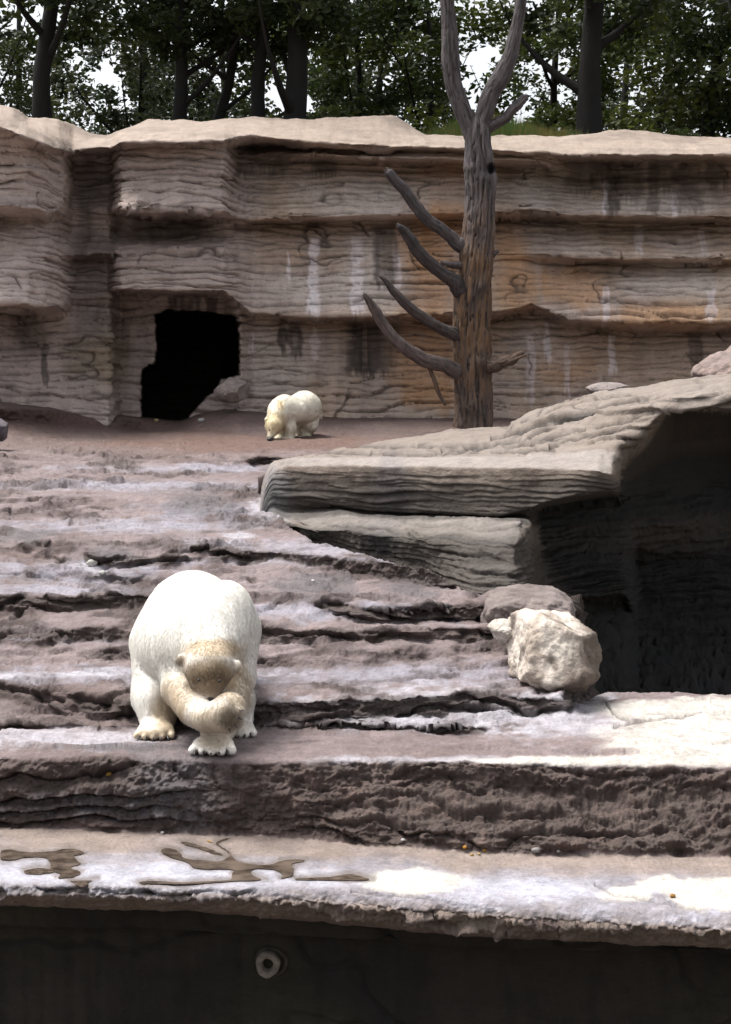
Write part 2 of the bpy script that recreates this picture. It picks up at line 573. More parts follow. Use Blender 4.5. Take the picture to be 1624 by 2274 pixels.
# ---- colour of the rock (dirt, lime, algae, damp), with risers and hollows darker
nA = fbm(T2 * np.array([0.8, 1.1, 2.0]) + 3, 4)
nB = fbm(T2 * np.array([2.2, 3.0, 5.0]) + 13, 4)
nC = fbm(T2 * 6.0 + 23, 3)
nX = fbm(np.stack([PXg / 160.0, PYg / 34.0, 0 * PXg + 2], -1), 4)
nY = fbm(np.stack([PXg / 50.0, PYg / 14.0, 0 * PXg + 5], -1), 4)
C = np.zeros(T2.shape, np.float32)
C[:] = (0.205, 0.166, 0.150)
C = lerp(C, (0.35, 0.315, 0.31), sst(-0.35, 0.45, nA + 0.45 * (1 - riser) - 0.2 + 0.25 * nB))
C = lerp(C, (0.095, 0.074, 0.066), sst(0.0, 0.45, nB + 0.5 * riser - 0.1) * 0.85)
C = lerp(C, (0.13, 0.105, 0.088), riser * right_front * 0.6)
C = lerp(C, (0.27, 0.205, 0.165), sst(0.0, 0.5, nA * 0.8 + 0.6 * nC) * 0.35)
C = lerp(C, (0.070, 0.053, 0.046), rgh * (0.6 + 0.35 * sst(-0.3, 0.3, nC)) * 0.95)
# brown trodden floor at the back
fl = sst(25.2, 27.0, tpar) * np.ones_like(nA)
C = lerp(C, (0.215, 0.168, 0.148), fl * (0.6 + 0.4 * sst(-0.3, 0.3, nX)))
C = lerp(C, (0.215, 0.138, 0.102), ellipse_mask(PXg, PYg, 560, 985, 330, 20, 0.6, nY, 0.5) * 0.75)
C = lerp(C, (0.20, 0.128, 0.10), ellipse_mask(PXg, PYg, 160, 935, 320, 24, 0.6, nY, 0.5) * 0.55)
wet = np.zeros(PXg.shape, np.float32)


def stain(cx, cy, rx, ry, col, k=0.8, soft=0.5, namp=0.9, w=0.0):
    global C, wet
    m = ellipse_mask(PXg, PYg, cx, cy, rx, ry, soft, nX * 0.6 + nY + 0.5 * nC, namp) * k
    if w < 0.6:
        m = m * (1 - 0.85 * riser) * (1 - 0.6 * rgh)
    C = lerp(C, col, m)
    wet = np.maximum(wet, m * w)


LIME = (0.40, 0.385, 0.42); BLUE = (0.285, 0.28, 0.33); CREAM = (0.50, 0.465, 0.42); DAMP = (0.075, 0.066, 0.072)
C = C * np.array((0.585, 0.52, 0.53), np.float32)
# lime-white and bluish film on the treads
for a in [(150, 1272, 210, 20), (300, 1170, 240, 12), (520, 1135, 150, 16), (760, 1215, 260, 18), (760, 1360, 260, 20),
          (120, 1310, 200, 10), (340, 1080, 330, 9), (700, 1245, 300, 9), (160, 1500, 280, 14), (420, 1150, 80, 14), (900, 1500, 330, 22),
          (90, 1420, 170, 6), (960, 1365, 220, 10), (430, 1040, 250, 7)]:
    stain(*a, BLUE, 0.62, 0.7, 1.2, 0.5)
for a in [(120, 1642, 260, 18), (300, 1500, 300, 10), (650, 1586, 120, 22), (760, 1570, 200, 16), (950, 1575, 190, 40), (860, 1605, 180, 14),
          (1120, 1580, 180, 40), (1250, 1600, 130, 40), (205, 1258, 26, 16), (600, 1130, 40, 26), (530, 1190, 40, 6), (1000, 1690, 260, 9), (640, 1120, 30, 30)]:
    stain(*a, LIME, 0.75, 0.6, 1.1, 0.3)
for a in [(1540, 1640, 200, 48), (1560, 1580, 180, 24), (1430, 1575, 110, 18), (1580, 1685, 220, 16), (1300, 1690, 260, 10), (1700, 1620, 200, 80)]:
    stain(*a, CREAM, 0.97, 0.3, 0.35)  # pale cream rock, with overexposed top light put in too
# dark damp patches, and a dark band along the near bear's feet
for a in [(370, 1720, 70, 60), (300, 1790, 110, 30), (160, 1790, 150, 26), (690, 1300, 80, 26), (905, 1305, 60, 26), (450, 1125, 70, 30), (420, 1770, 60, 80),
          (60, 1190, 70, 14), (250, 1235, 60, 16), (240, 1660, 120, 6), (430, 1662, 150, 10)]:
    stain(*a, DAMP, 0.72, 0.6, 0.9, 0.75)
# the front ledge: pale lime, also standing in for a bright glossy wet film; brown silt at the back
lg = ((tpar > 2.0) & (tpar < 4.02)) * np.ones_like(nA)
back = sst(3.45, 3.85, tpar + 0.5 * nX)
C = lerp(C, np.array((0.24, 0.225, 0.245)), lg * (1 - back) * sst(-0.5, 0.2, nX + 0.3) * 0.9)
C = lerp(C, (0.36, 0.35, 0.40), lg * sst(0.05, 0.3, nX + 0.6 * nY) * (1 - back) * 0.8)
C = lerp(C, (0.27, 0.235, 0.23), lg * sst(0.1, 0.35, nY - 0.4 * nX) * 0.6)
for a in [(930, 1958, 120, 26), (1390, 1985, 60, 16), (1600, 1985, 110, 38), (1470, 1965, 50, 18)]:
    stain(*a, (0.52, 0.49, 0.44), 0.95, 0.18, 0.45)
for a in [(120, 1940, 160, 22), (420, 1945, 160, 30), (700, 1950, 90, 18), (1180, 1975, 150, 24)]:
    stain(*a, (0.40, 0.395, 0.45), 0.8, 0.5, 0.8)
C = lerp(C, (0.25, 0.20, 0.17), lg * back * 0.8)
PUD = [
    [(0, 1888), (20, 1884), (60, 1892), (120, 1890), (150, 1882), (175, 1886), (190, 1894), (160, 1898), (172, 1910), (185, 1916), (150, 1922), (185, 1934), (160, 1944), (125, 1946), (140, 1938), (110, 1930), (112, 1902), (60, 1900), (30, 1908), (0, 1908)],
    [(52, 1930), (80, 1924), (120, 1926), (118, 1934), (80, 1938), (55, 1936)],
    [(150, 1952), (218, 1950), (195, 1954), (196, 1966), (190, 1978), (170, 1976), (165, 1962)],
    [(305, 1958), (330, 1952), (365, 1954), (400, 1960), (450, 1954), (520, 1950), (512, 1940), (522, 1926), (470, 1928), (425, 1924), (424, 1914), (370, 1900), (352, 1888), (372, 1880), (402, 1890), (404, 1904), (450, 1908), (490, 1912), (515, 1898), (500, 1886), (478, 1876), (484, 1866), (520, 1860), (488, 1868), (484, 1876), (510, 1890), (520, 1906), (535, 1914), (600, 1920), (625, 1908), (680, 1906), (670, 1912), (645, 1916), (655, 1930), (650, 1942), (620, 1948), (632, 1938), (605, 1926), (555, 1926), (560, 1942), (590, 1950), (520, 1954), (470, 1960), (430, 1966), (340, 1964), (315, 1966)],
    [(650, 1946), (740, 1944), (780, 1936), (800, 1942), (830, 1952), (760, 1954), (740, 1950), (660, 1950)],
    [(400, 1868), (440, 1874), (480, 1890), (500, 1898), (480, 1896), (440, 1882), (405, 1874)],
]


def poly_sd(x, y, poly):
    d = np.full(x.shape, 1e9); inside = np.zeros(x.shape, bool)
    n = len(poly)
    for i in range(n):
        ax, ay = poly[i]; bx, by = poly[(i + 1) % n]
        ex, ey = bx - ax, by - ay
        wx, wy = x - ax, y - ay
        t = np.clip((wx * ex + wy * ey) / (ex * ex + ey * ey), 0, 1)
        d = np.minimum(d, (wx - ex * t) ** 2 + (wy - ey * t) ** 2)
        c = ((ay > y) != (by > y)) & (x < (bx - ax) * (y - ay) / (by - ay + 1e-12) + ax)
        inside ^= c
    return np.sqrt(d) * np.where(inside, -1, 1)



lm = lg > 0.5
for q_ in PUD:
    sd_ = poly_sd(PXg[lm], PYg[lm] * 1.0, np.array(q_, float)) + 5 * nY[lm]
    mm = np.zeros(PXg.shape); mm[lm] = 1 - sst(-1, 13, sd_)
    C = lerp(C, (0.15, 0.122, 0.105), mm * 0.75)
    wet = np.maximum(wet, mm * 0.9)
C = lerp(C, (0.10, 0.085, 0.08), np.clip(ck, 0, 1) * 0.8)
C = C * (1 + 0.22 * nC[..., None])
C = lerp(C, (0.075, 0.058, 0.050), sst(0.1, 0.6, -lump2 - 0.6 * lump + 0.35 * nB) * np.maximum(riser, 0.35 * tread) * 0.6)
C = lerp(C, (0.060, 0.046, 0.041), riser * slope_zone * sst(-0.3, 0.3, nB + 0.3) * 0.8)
lipm = lip * (1 - sst(1.9, 2.7, tpar + 0.5 * nX)) * sst(-0.5, 0.2, nB + nX + 0.2)
C = lerp(C, (0.21, 0.165, 0.14), lipm * 0.85)
C = C * (1 + 0.35 * (lip * grit)[..., None])
wet = np.maximum(wet, 0.55 * lg * sst(-0.2, 0.3, nX) + 0.35 * slope_zone * (1 - riser) * sst(0.0, 0.4, nX))
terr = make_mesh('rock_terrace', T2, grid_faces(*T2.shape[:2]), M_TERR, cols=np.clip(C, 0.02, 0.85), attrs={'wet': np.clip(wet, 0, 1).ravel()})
tag(terr, kind='structure')
TERR_Z = (T2, PXg, PYg)


def ground_at(px, py):
    """world point of the terrace surface under a picture position"""
    qx, qy = GPX, GPY
    i = np.argmin((qx - px) ** 2 + (qy - py) ** 2 + 0)
    return T2.reshape(-1, 3)[i].copy(), i


GPX, GPY = [a.ravel() for a in project(T2)]
# only surface facing the viewer
GPX = np.where((T2[..., 0] > 3.2).ravel() & (T2[..., 2] < -0.75).ravel(), 1e6, GPX)

# ================================================================== back wall of carved rock
XW = [-300, 0, 60, 100, 138, 162, 245, 266, 390, 498, 528, 560, 700, 900, 1100, 1180, 1265, 1400, 1600, 1660, 2000]


base = [4.0, 4.0, 3.8, 3.3, 2.2, 0.9, 0.8, 1.5, 1.6, 1.5, 0.4, 0.0, 0, 0, 0, 0, 0, 0, 0, 0, 0]


def wrow(y, p):
    return [(x, a, 36.0 - (q0 + (b - q0) * 2.1)) for x, a, b, q0 in zip(XW, y, p, base)]


TOPX = [-300, 0, 30, 62, 100, 130, 160, 195, 240, 285, 330, 450, 560, 700, 820, 870, 900, 945, 1000, 1250, 1290, 1380, 1440, 1520, 1624, 1800, 2000]
TOPY = [240, 230, 236, 262, 262, 264, 275, 294, 299, 281, 262, 268, 258, 264, 256, 256, 270, 297, 299, 302, 295, 285, 289, 300, 305, 300, 300]
WR = []
b = np.array(base)
WR.append([(x, y + 40, 40.0 - (2.5 if x < 60 else 0)) for x, y in zip(TOPX, TOPY)])
WR.append([(x, y, 37.2 - (3.2 if x < 40 else (1.5 if x < 140 else 0))) for x, y in zip(TOPX, TOPY)])
WR.append(wrow([255, 262, 285, 300, 310, 318, 314, 300, 300, 300, 296, 292, 298, 306, 318, 322, 326, 326, 326, 328, 330], b + 0.30))
WR.append(wrow([270, 280, 305, 322, 332, 338, 330, 316, 316, 314, 305, 302, 318, 326, 334, 338, 346, 348, 346, 348, 350], b + 0.62))
WR.append(wrow([285, 296, 322, 338, 346, 350, 346, 330, 330, 328, 322, 322, 332, 338, 342, 345, 356, 360, 356, 360, 360], b + np.array([.5, .4, .3, .2, .1, -.2, -.3, 0, 0.1, 0, -.7, -.75, -.1, .25, .35, .3, -.2, -.35, -.25, -.2, -.2])))
WR.append(wrow([330, 335, 345, 355, 360, 362, 362, 348, 348, 348, 342, 338, 342, 354, 354, 356, 372, 376, 370, 372, 372], b + np.array([.3, .3, .2, .1, .1, -.3, -.3, .05, .15, .05, -.6, -.5, .30, .5, .48, .45, -.45, -.55, -.4, -.4, -.4])))
WR.append(wrow([370, 370, 372, 376, 376, 378, 378, 366, 366, 366, 362, 356, 360, 370, 370, 376, 396, 400, 392, 392, 392], b + np.array([.2, .2, .2, .1, 0, -.3, -.3, .1, .2, .1, -.35, -.4, -.35, -.3, -.3, -.35, -.45, -.5, -.4, -.4, -.4])))
WR.append(wrow([440, 440, 440, 440, 440, 440, 440, 430, 430, 430, 430, 430, 430, 430, 430, 430, 440, 440, 440, 440, 440], b + np.array([.1, .1, .1, 0, 0, -.2, -.2, .25, .35, .25, 0, .1, .12, .12, .1, .1, .05, .05, .1, .1, .1])))
WR.append(wrow([455, 455, 460, 470, 460, 465, 465, 462, 466, 468, 484, 486, 482, 478, 470, 470, 476, 480, 480, 480, 480], b + np.array([.3, .35, .3, .2, 0, -.1, -.1, .45, .5, .4, .35, .42, .42, .42, .42, .42, .42, .42, .42, .4, .4])))
WR.append(wrow([480, 480, 485, 492, 480, 485, 485, 480, 486, 488, 497, 498, 495, 492, 485, 486, 494, 498, 498, 498, 498], b + np.array([-.5, -.6, -.5, -.5, -.3, -.2, -.2, -.7, -.8, -.6, -.2, -.25, -.25, -.25, -.3, -.3, -.35, -.35, -.35, -.3, -.3])))
WR.append(wrow([520, 520, 520, 520, 520, 520, 520, 520, 522, 522, 520, 520, 520, 518, 512, 512, 520, 522, 522, 522, 522], b + np.array([-.3, -.3, -.3, -.3, -.3, -.2, -.2, -.75, -.8, -.6, -.1, -.05, -.05, -.05, -.1, -.1, -.1, -.1, -.1, -.1, -.1])))
WR.append(wrow([566, 566, 566, 566, 566, 566, 566, 545, 545, 545, 560, 560, 560, 560, 560, 566, 570, 573, 573, 573, 573], b + np.array([-.1, -.1, -.1, 0, 0, .35, .4, -.15, -.1, -.1, .1, .12, .12, .12, .1, .2, .4, .42, .38, .2, .2])))
WR.append(wrow([580, 580, 580, 580, 580, 578, 580, 575, 575, 575, 585, 585, 585, 585, 585, 582, 584, 587, 587, 585, 585], b + np.array([0, 0, 0, 0, -.1, -.1, -.1, -.05, 0, 0, .15, .15, .15, .15, .1, .05, -.12, -.15, -.12, .1, .1])))
WR.append(wrow([630, 630, 632, 634, 632, 630, 630, 622, 622, 622, 632, 640, 645, 645, 642, 640, 642, 645, 645, 645, 645], b + np.array([.2, .2, .2, .1, 0, 0, 0, .05, .1, .1, .3, .28, .28, .28, .25, .2, .28, .3, .3, .3, .3])))
WR.append(wrow([672, 674, 678, 684, 680, 660, 642, 640, 644, 644, 670, 694, 702, 702, 694, 676, 708, 716, 716, 710, 710], b + np.array([.4, .4, .4, .3, .2, .1, .05, .15, .2, .15, .5, .56, .56, .56, .55, .5, .6, .62, .62, .5, .5])))
WR.append(wrow([692, 694, 700, 708, 706, 690, 664, 656, 658, 658, 690, 708, 716, 717, 708, 694, 728, 738, 738, 730, 730], b + np.array([-1.8, -1.9, -1.8, -1.2, -.6, 0, 0, -1.1, -1.2, -1.1, -.1, -.2, -.25, -.25, -.25, -.25, -.3, -.35, -.35, -.3, -.3])))
WR.append(wrow([745, 745, 748, 750, 750, 735, 735, 705, 705, 705, 725, 740, 745, 745, 745, 745, 765, 772, 772, 765, 765], b + np.array([-1.6, -1.6, -1.6, -1.2, -.6, .1, .1, -1.2, -1.2, -1.1, 0, -.1, -.1, -.1, -.1, -.1, -.15, -.2, -.2, -.1, -.1])))
WR.append(wrow([830, 830, 830, 830, 830, 830, 830, 830, 830, 830, 830, 830, 830, 830, 830, 830, 830, 830, 830, 830, 830], b + np.array([-1.2, -1.2, -1.2, -1.0, -.5, .1, .2, -1.0, -1.1, -1.0, 0, 0, 0, 0, 0, 0, 0, 0, 0, 0, 0])))
WR.append(wrow([975] * 21, b + np.array([-.8, -.8, -.8, -.8, -.3, .3, .4, -.8, -.9, -.8, .2, .25, .25, .25, .25, .25, .25, .25, .25, .25, .25])))
CNTW = [8, 14, 8, 8, 12, 10, 34, 18, 10, 12, 24, 8, 24, 24, 12, 18, 32, 50]
NCW = 1020
xw = np.linspace(-170, 1800, NCW)
wp = []
for k, r in enumerate(WR):
    y = interp(xw, r, 1); d = interp(xw, r, 2)
    if k >= 2 and k < len(WR) - 1:
        y = y + 3.2 * noise1(xw / 90.0, 200 + k // 2) + 2.2 * noise1(xw / 22.0, 240 + k // 2)
        d = d + 0.10 * noise1(xw / 60.0, 270 + k)
    elif k < 2:
        y = y + 1.6 * noise1(xw / 40.0, 233)
    wp.append(at(xw, y, d))
Wg, wpar = loft(xw, wp, CNTW, 1.1, 1.6)
px, py = project(Wg)
WN = grid_normals(Wg, np.array([0, -1.0, 0.12]))
capm = (1 - sst(2.6, 3.4, wpar))[:, None] * np.ones_like(px)
body = 1 - capm
q = Wg * np.array([0.35, 0.2, 0.5])
warp = fbm(q + 4, 4)
# coarse beds, fine beds, slanting fissures
s1 = Wg[..., 2] / 0.36 + 1.3 * fbm(Wg * np.array([0.30, 0.2, 0.7]) + 7, 3) + 0.22 * fbm(Wg * np.array([1.6, 1, 2.0]) + 37, 3)
s2 = Wg[..., 2] / 0.165 + 1.3 * fbm(Wg * np.array([0.45, 0.3, 1.0]) + 27, 3) + 0.3 * fbm(Wg * np.array([2.2, 1, 2.5]) + 47, 3)
id1 = np.floor(s1); id2 = np.floor(s2)
m1 = sst(-0.18, 0.12, fbm(np.stack([Wg[..., 0] * 0.5 + hash1(id1) * 50, id1 * 1.7, 0 * id1], -1), 3))
m2 = sst(-0.28, 0.05, fbm(np.stack([Wg[..., 0] * 0.8 + hash1(id2) * 70, id2 * 2.3, 0 * id2 + 9], -1), 3))
fr1 = s1 - id1; fr2 = s2 - id2
crk1 = np.exp(-(np.minimum(fr1, 1 - fr1) / 0.07) ** 2) * m1
crk2 = np.exp(-(np.minimum(fr2, 1 - fr2) / 0.11) ** 2) * m2
fis = fbm(Wg * np.array([0.45, 0.3, 0.75]) + 91, 3)
crk3 = np.exp(-(fis / 0.014) ** 2) * sst(0.0, 0.2, fbm(Wg * 0.5 + 120, 2))
leftside = 1 - sst(520, 640, px)
dispw = body * (0.028 * strata(s1, 0.10) * m1 + 0.010 * strata(s2, 0.2) * m2 - 0.095 * crk1 - 0.045 * crk2 - 0.07 * crk3
                + 0.05 * (hash1(id1) - 0.5) * (1 + 1.4 * leftside) + 0.03 * (hash1(id2 + 3) - 0.5) * (1 + leftside))
dispw += 0.07 * fbm(Wg * np.array([0.6, 0.5, 0.7]) + 17, 3) + 0.018 * fbm(Wg * 6 + 3, 3)
dispw += body * leftside * (0.07 * billow(Wg * np.array([0.9, 0.9, 1.6]) + 2, 3))
dispw += capm * 0.05 * fbm(Wg * 1.6 + 55, 4)
W2 = Wg + WN * dispw[..., None]
# the den opening at the foot of the block
POLY = np.array([(345, 700), (372, 690), (440, 692), (525, 704), (531, 760), (529, 832), (512, 838), (488, 842), (478, 868), (455, 882), (436, 905), (420, 922), (408, 990), (322, 990), (316, 930), (316, 822), (344, 808), (350, 760)], float)


px, py = project(W2)
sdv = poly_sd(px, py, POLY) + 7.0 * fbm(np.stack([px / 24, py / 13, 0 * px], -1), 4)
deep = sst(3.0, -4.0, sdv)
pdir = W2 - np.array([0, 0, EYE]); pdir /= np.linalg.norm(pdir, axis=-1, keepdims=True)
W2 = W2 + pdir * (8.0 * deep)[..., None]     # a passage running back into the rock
# colour
nA = fbm(Wg * np.array([0.5, 0.4, 0.5]) + 3, 4)
nS = fbm(np.stack([Wg[..., 0] * 1.3, Wg[..., 2] * 0.16, 0 * px + 2], -1), 4)       # runs down the face
nF = fbm(np.stack([Wg[..., 0] * 4.5, Wg[..., 2] * 0.35, 0 * px + 8], -1), 3)
nL = fbm(np.stack([Wg[..., 0] * 0.5, Wg[..., 2] * 3.5, 0 * px + 5], -1), 4)
C = np.zeros(W2.shape, np.float32); C[:] = (0.315, 0.250, 0.212)
C = lerp(C, (0.37, 0.30, 0.265), sst(-0.1, 0.5, nL) * 0.7)
C = lerp(C, (0.20, 0.16, 0.145), sst(0.0, 0.5, nS) * 0.65)
C = lerp(C, (0.33, 0.275, 0.26), leftside * 0.6)
C = lerp(C, (0.33, 0.265, 0.215), capm * 0.8)
C = lerp(C, (0.20, 0.16, 0.135), capm * sst(-0.05, 0.4, nL + 0.4 * nA) * 0.6)
C = lerp(C, (0.34, 0.235, 0.145), sst(0.0, 0.45, nA + 0.15) * 0.45 * (1 - leftside) * body)


def wstreak(x0, w, y0, y1, col, k=0.8, rag=40, taper=0.4):
    global C
    ln = noise1(px / 9.0, x0 * 0.013 + 1) * 0.9
    yb = y1 + rag * ln
    tt = np.clip((py - y0) / (yb - y0 + 1e-6), 0, 1)
    ww = w * (1 - taper * (1 - tt))
    edge = np.abs(px - x0 - 9 * noise1(py / 45.0, x0 * .1)) + 7 * nF + 0.12 * w * nL * 4
    m = (1 - sst(ww * 0.36, ww * 0.66, edge)) * sst(y0 - 4, y0 + 10, py) * (1 - sst(yb - 14, yb + 6, py))
    m = m * sst(-0.5, 0.25, nF + 0.3 + 0.5 * nL) * (0.72 + 0.5 * nS)
    C = lerp(C, col, np.clip(m * k * 1.2, 0, 1))


def wpatch(cx, cy, rx, ry, col, k=0.7, soft=0.5, namp=0.8):
    global C
    C = lerp(C, col, ellipse_mask(px, py, cx, cy, rx, ry, soft, nS + 0.5 * nL + 0.4 * nF, namp) * k)


ORG = (0.37, 0.205, 0.10); LW = (0.58, 0.52, 0.53); BLK = (0.028, 0.024, 0.024); DRK = (0.055, 0.045, 0.040)
for a in [(960, 600, 60, 140), (985, 440, 70, 60), (950, 810, 70, 70), (920, 560, 60, 50), (1150, 640, 60, 60), (970, 880, 60, 30), (1270, 640, 90, 40), (1130, 560, 40, 60), (1470, 700, 120, 30), (1240, 800, 60, 60)]:
    wpatch(*a, ORG, 0.62)
for a in [(780, 440, 130, 45), (1000, 420, 120, 30), (1180, 420, 60, 40), (830, 600, 80, 70), (700, 640, 150, 40), (1490, 620, 120, 40), (1450, 450, 150, 25), (1200, 760, 80, 60), (620, 800, 90, 90)]:
    wpatch(*a, (0.44, 0.39, 0.36), 0.55)
for a in [(697, 34, 525, 702, 1), (793, 34, 525, 700, 1), (640, 10, 560, 620, 1), (1345, 22, 635, 722, 1), (1215, 18, 715, 800, 1), (1358, 18, 740, 830, 1), (1580, 26, 640, 716, 1), (880, 16, 560, 640, 1),
          (560, 12, 735, 800, 1), (1345, 14, 400, 480, 1), (1500, 14, 420, 485, 1), (1180, 22, 740, 900, .6), (1260, 12, 760, 880, .6), (700, 24, 720, 800, .6), (1420, 20, 500, 570, .6), (1560, 20, 500, 560, .6)]:
    wstreak(a[0], a[1], a[2], a[3], LW, 0.85 * a[4])
for a in [(855, 40, 500, 640), (842, 18, 420, 436), (628, 16, 722, 790), (655, 28, 720, 800), (1548, 26, 740, 830)]:
    wstreak(a[0], a[1], a[2], a[3], BLK, 0.85, 30, -0.3)
wstreak(825, 108, 715, 835, BLK, 0.9, 30, 0)
for a in [(410, 44, 655, 700), (470, 26, 655, 705), (382, 16, 655, 690), (440, 12, 655, 700), (100, 12, 760, 860)]:
    wstreak(a[0], a[1], a[2], a[3], BLK, 0.8, 20, 0)
for x0, w, y1 in [(1290, 60, 430), (1340, 50, 400), (1400, 70, 450), (1470, 60, 430), (1530, 60, 470), (1590, 50, 420), (1360, 30, 480), (1450, 26, 475), (600, 70, 380), (720, 60, 390), (540, 40, 400)]:
    wstreak(x0, w, 355, y1, DRK, 0.7, 40, 0)
for a in [(200, 620, 50, 110), (200, 420, 45, 70), (210, 770, 60, 90), (60, 740, 50, 50), (380, 500, 110, 24), (600, 330, 80, 16)]:
    wpatch(*a, DRK, 0.6)  # shade of recesses and undercuts painted onto the wall
wpatch(230, 800, 60, 60, (0.22, 0.17, 0.11), 0.6)
crkc = np.clip(crk1 * 0.9 + crk2 * 0.85 + crk3, 0, 1) * body
C = lerp(C, (0.060, 0.044, 0.038), crkc * 0.72)
C = lerp(C, (0.035, 0.031, 0.029), sst(0.02, 0.3, deep))          # passage darkness painted onto its walls
C = C * (1 + 0.16 * nF[..., None]) * (1.32 - 0.40 * capm[..., None])
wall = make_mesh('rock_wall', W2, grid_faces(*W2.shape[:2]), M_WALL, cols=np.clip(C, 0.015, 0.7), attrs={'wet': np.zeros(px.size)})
tag(wall, 'tall back wall of carved layered artificial rock with a dark den opening and streaked stains', 'rock wall')

# ================================================================== overhanging rock on the right with the pool cave
R = [
    [(560, 1050, 23), (720, 1010, 26), (980, 970, 29), (1130, 960, 26.5), (1240, 905, 22), (1460, 860, 19.5), (1624, 848, 18.5), (2000, 840, 18)],
    [(560, 1040, 21), (600, 1024, 22), (720, 1003, 24), (800, 986, 26), (975, 960, 27), (1000, 951, 26), (1130, 946, 24), (1150, 930, 22), (1240, 893, 20), (1330, 868, 18.5), (1460, 848, 17.5), (1500, 838, 17), (1624, 833, 16.6), (2000, 828, 15.8)],
    [(560, 1044, 19.5), (720, 1007, 21), (800, 998, 21), (1000, 980, 21), (1130, 966, 20), (1240, 922, 18.4), (1330, 888, 17.2), (1400, 870, 16.7), (1460, 864, 16.2), (1500, 858, 15.8), (1624, 852, 15.4), (2000, 845, 14.6)],
    [(560, 1048, 19.0), (720, 1010, 19.8), (1000, 994, 19.2), (1130, 984, 18.3), (1240, 960, 17.3), (1330, 925, 16.6), (1400, 905, 16.2), (1455, 890, 15.6), (1475, 882, 15.2), (1500, 880, 15.0), (1624, 882, 14.6), (2000, 875, 13.8)],
    [(560, 1050, 18.8), (720, 1013, 18.8), (1000, 1008, 17.6), (1130, 1004, 17.1), (1240, 1000, 16.6), (1330, 988, 16.1), (1400, 965, 15.8), (1440, 945, 15.5), (1470, 920, 15.15), (1490, 908, 15.1), (1624, 908, 14.7), (2000, 900, 13.9)],
    [(560, 1055, 18.6), (600, 1030, 18.3), (640, 1016, 18.0), (900, 1018, 16.8), (1180, 1020, 15.6), (1330, 1022, 15.0), (1362, 1034, 14.95), (1385, 1030, 15.9), (1430, 995, 15.9), (1465, 948, 16.3), (1490, 918, 17.6), (1624, 918, 18.2), (2000, 912, 18)],
    [(560, 1065, 18.5), (590, 1046, 18.2), (640, 1034, 17.8), (900, 1036, 16.5), (1180, 1038, 15.3), (1330, 1044, 14.7), (1366, 1056, 14.75), (1388, 1060, 17.0), (1430, 1030, 18.0), (1480, 990, 18.6), (1624, 970, 20.0), (2000, 960, 20)],
    [(560, 1085, 18.4), (590, 1080, 18.1), (640, 1100, 17.8), (760, 1124, 17.2), (900, 1138, 16.55), (1100, 1146, 15.6), (1180, 1132, 15.3), (1230, 1112, 15.0), (1300, 1100, 14.8), (1364, 1092, 14.8), (1388, 1098, 17.6), (1440, 1080, 18.6), (1624, 1050, 20.4), (2000, 1050, 20.4)],
    [(560, 1110, 18.3), (590, 1120, 18.15), (640, 1140, 17.95), (760, 1130, 17.5), (900, 1143, 16.8), (1100, 1149, 15.85), (1175, 1146, 15.7), (1195, 1140, 17.2), (1300, 1116, 17.8), (1388, 1112, 18.2), (1624, 1080, 20.4), (2000, 1080, 20.4)],
    [(560, 1130, 18.2), (620, 1148, 17.7), (660, 1156, 17.1), (700, 1156, 16.8), (770, 1140, 16.55), (830, 1156, 16.05), (950, 1162, 15.2), (1060, 1155, 14.75), (1150, 1158, 14.5), (1176, 1170, 14.8), (1198, 1185, 17.0), (1388, 1170, 18.0), (1624, 1150, 20.2), (2000, 1150, 20.2)],
    [(560, 1140, 18.1), (640, 1166, 17.2), (700, 1180, 16.5), (770, 1174, 16.1), (830, 1190, 15.6), (950, 1200, 14.75), (1060, 1202, 14.15), (1150, 1206, 13.9), (1176, 1216, 14.4), (1200, 1236, 16.6), (1388, 1250, 17.4), (1410, 1250, 19.6), (1624, 1240, 20.0), (2000, 1240, 20.0)],
    [(560, 1150, 18.0), (640, 1172, 17.4), (700, 1200, 16.7), (830, 1235, 15.8), (950, 1262, 14.9), (1040, 1326, 13.7), (1120, 1330, 13.5), (1172, 1330, 13.6), (1210, 1330, 16.0), (1300, 1322, 16.8), (1388, 1316, 17.2), (1412, 1330, 19.4), (1624, 1330, 19.6), (2000, 1330, 19.6)],
    [(560, 1165, 18.0), (640, 1190, 17.4), (700, 1225, 16.7), (830, 1270, 15.8), (950, 1320, 14.9), (1040, 1390, 13.8), (1120, 1400, 13.6), (1172, 1400, 13.8), (1210, 1355, 17.2), (1300, 1345, 18.0), (1388, 1340, 18.6), (1412, 1400, 19.2), (1624, 1420, 19.4), (2000, 1420, 19.4)],
    [(560, 1180, 18.0), (640, 1210, 17.4), (700, 1250, 16.7), (830, 1300, 15.8), (950, 1350, 14.9), (1040, 1430, 14.0), (1120, 1450, 14.0), (1172, 1460, 14.5), (1210, 1560, 17.2), (1300, 1620, 17.4), (1624, 1660, 18.0), (2000, 1660, 18.0)],
]
CNTR = [6, 22, 22, 22, 16, 14, 50, 14, 14, 22, 62, 20, 30]
NCR = 640
xr = np.linspace(560, 1840, NCR)
rp = []
for k, r in enumerate(R):
    y = interp(xr, r, 1); d = interp(xr, r, 2)
    if 1 <= k < 12:
        a = 1.0 if k < 6 else 2.6
        y = y + a * (noise1(xr / 80.0, 300 + k // 2) * 1.4 + 0.7 * noise1(xr / 22.0, 340 + k // 2))
        d = d + 0.05 * noise1(xr / 70.0, 380 + k)
    rp.append(at(xr, y, d))
G, gpar = loft(xr, rp, CNTR, 1.3, 1.3)
G = G * 0.25 + 0.75 * gsmooth(gsmooth(G, 2.2, 1), 1.6, 0)
GN = grid_normals(G, np.array([0, -1.0, 0.35]))
px, py = project(G)
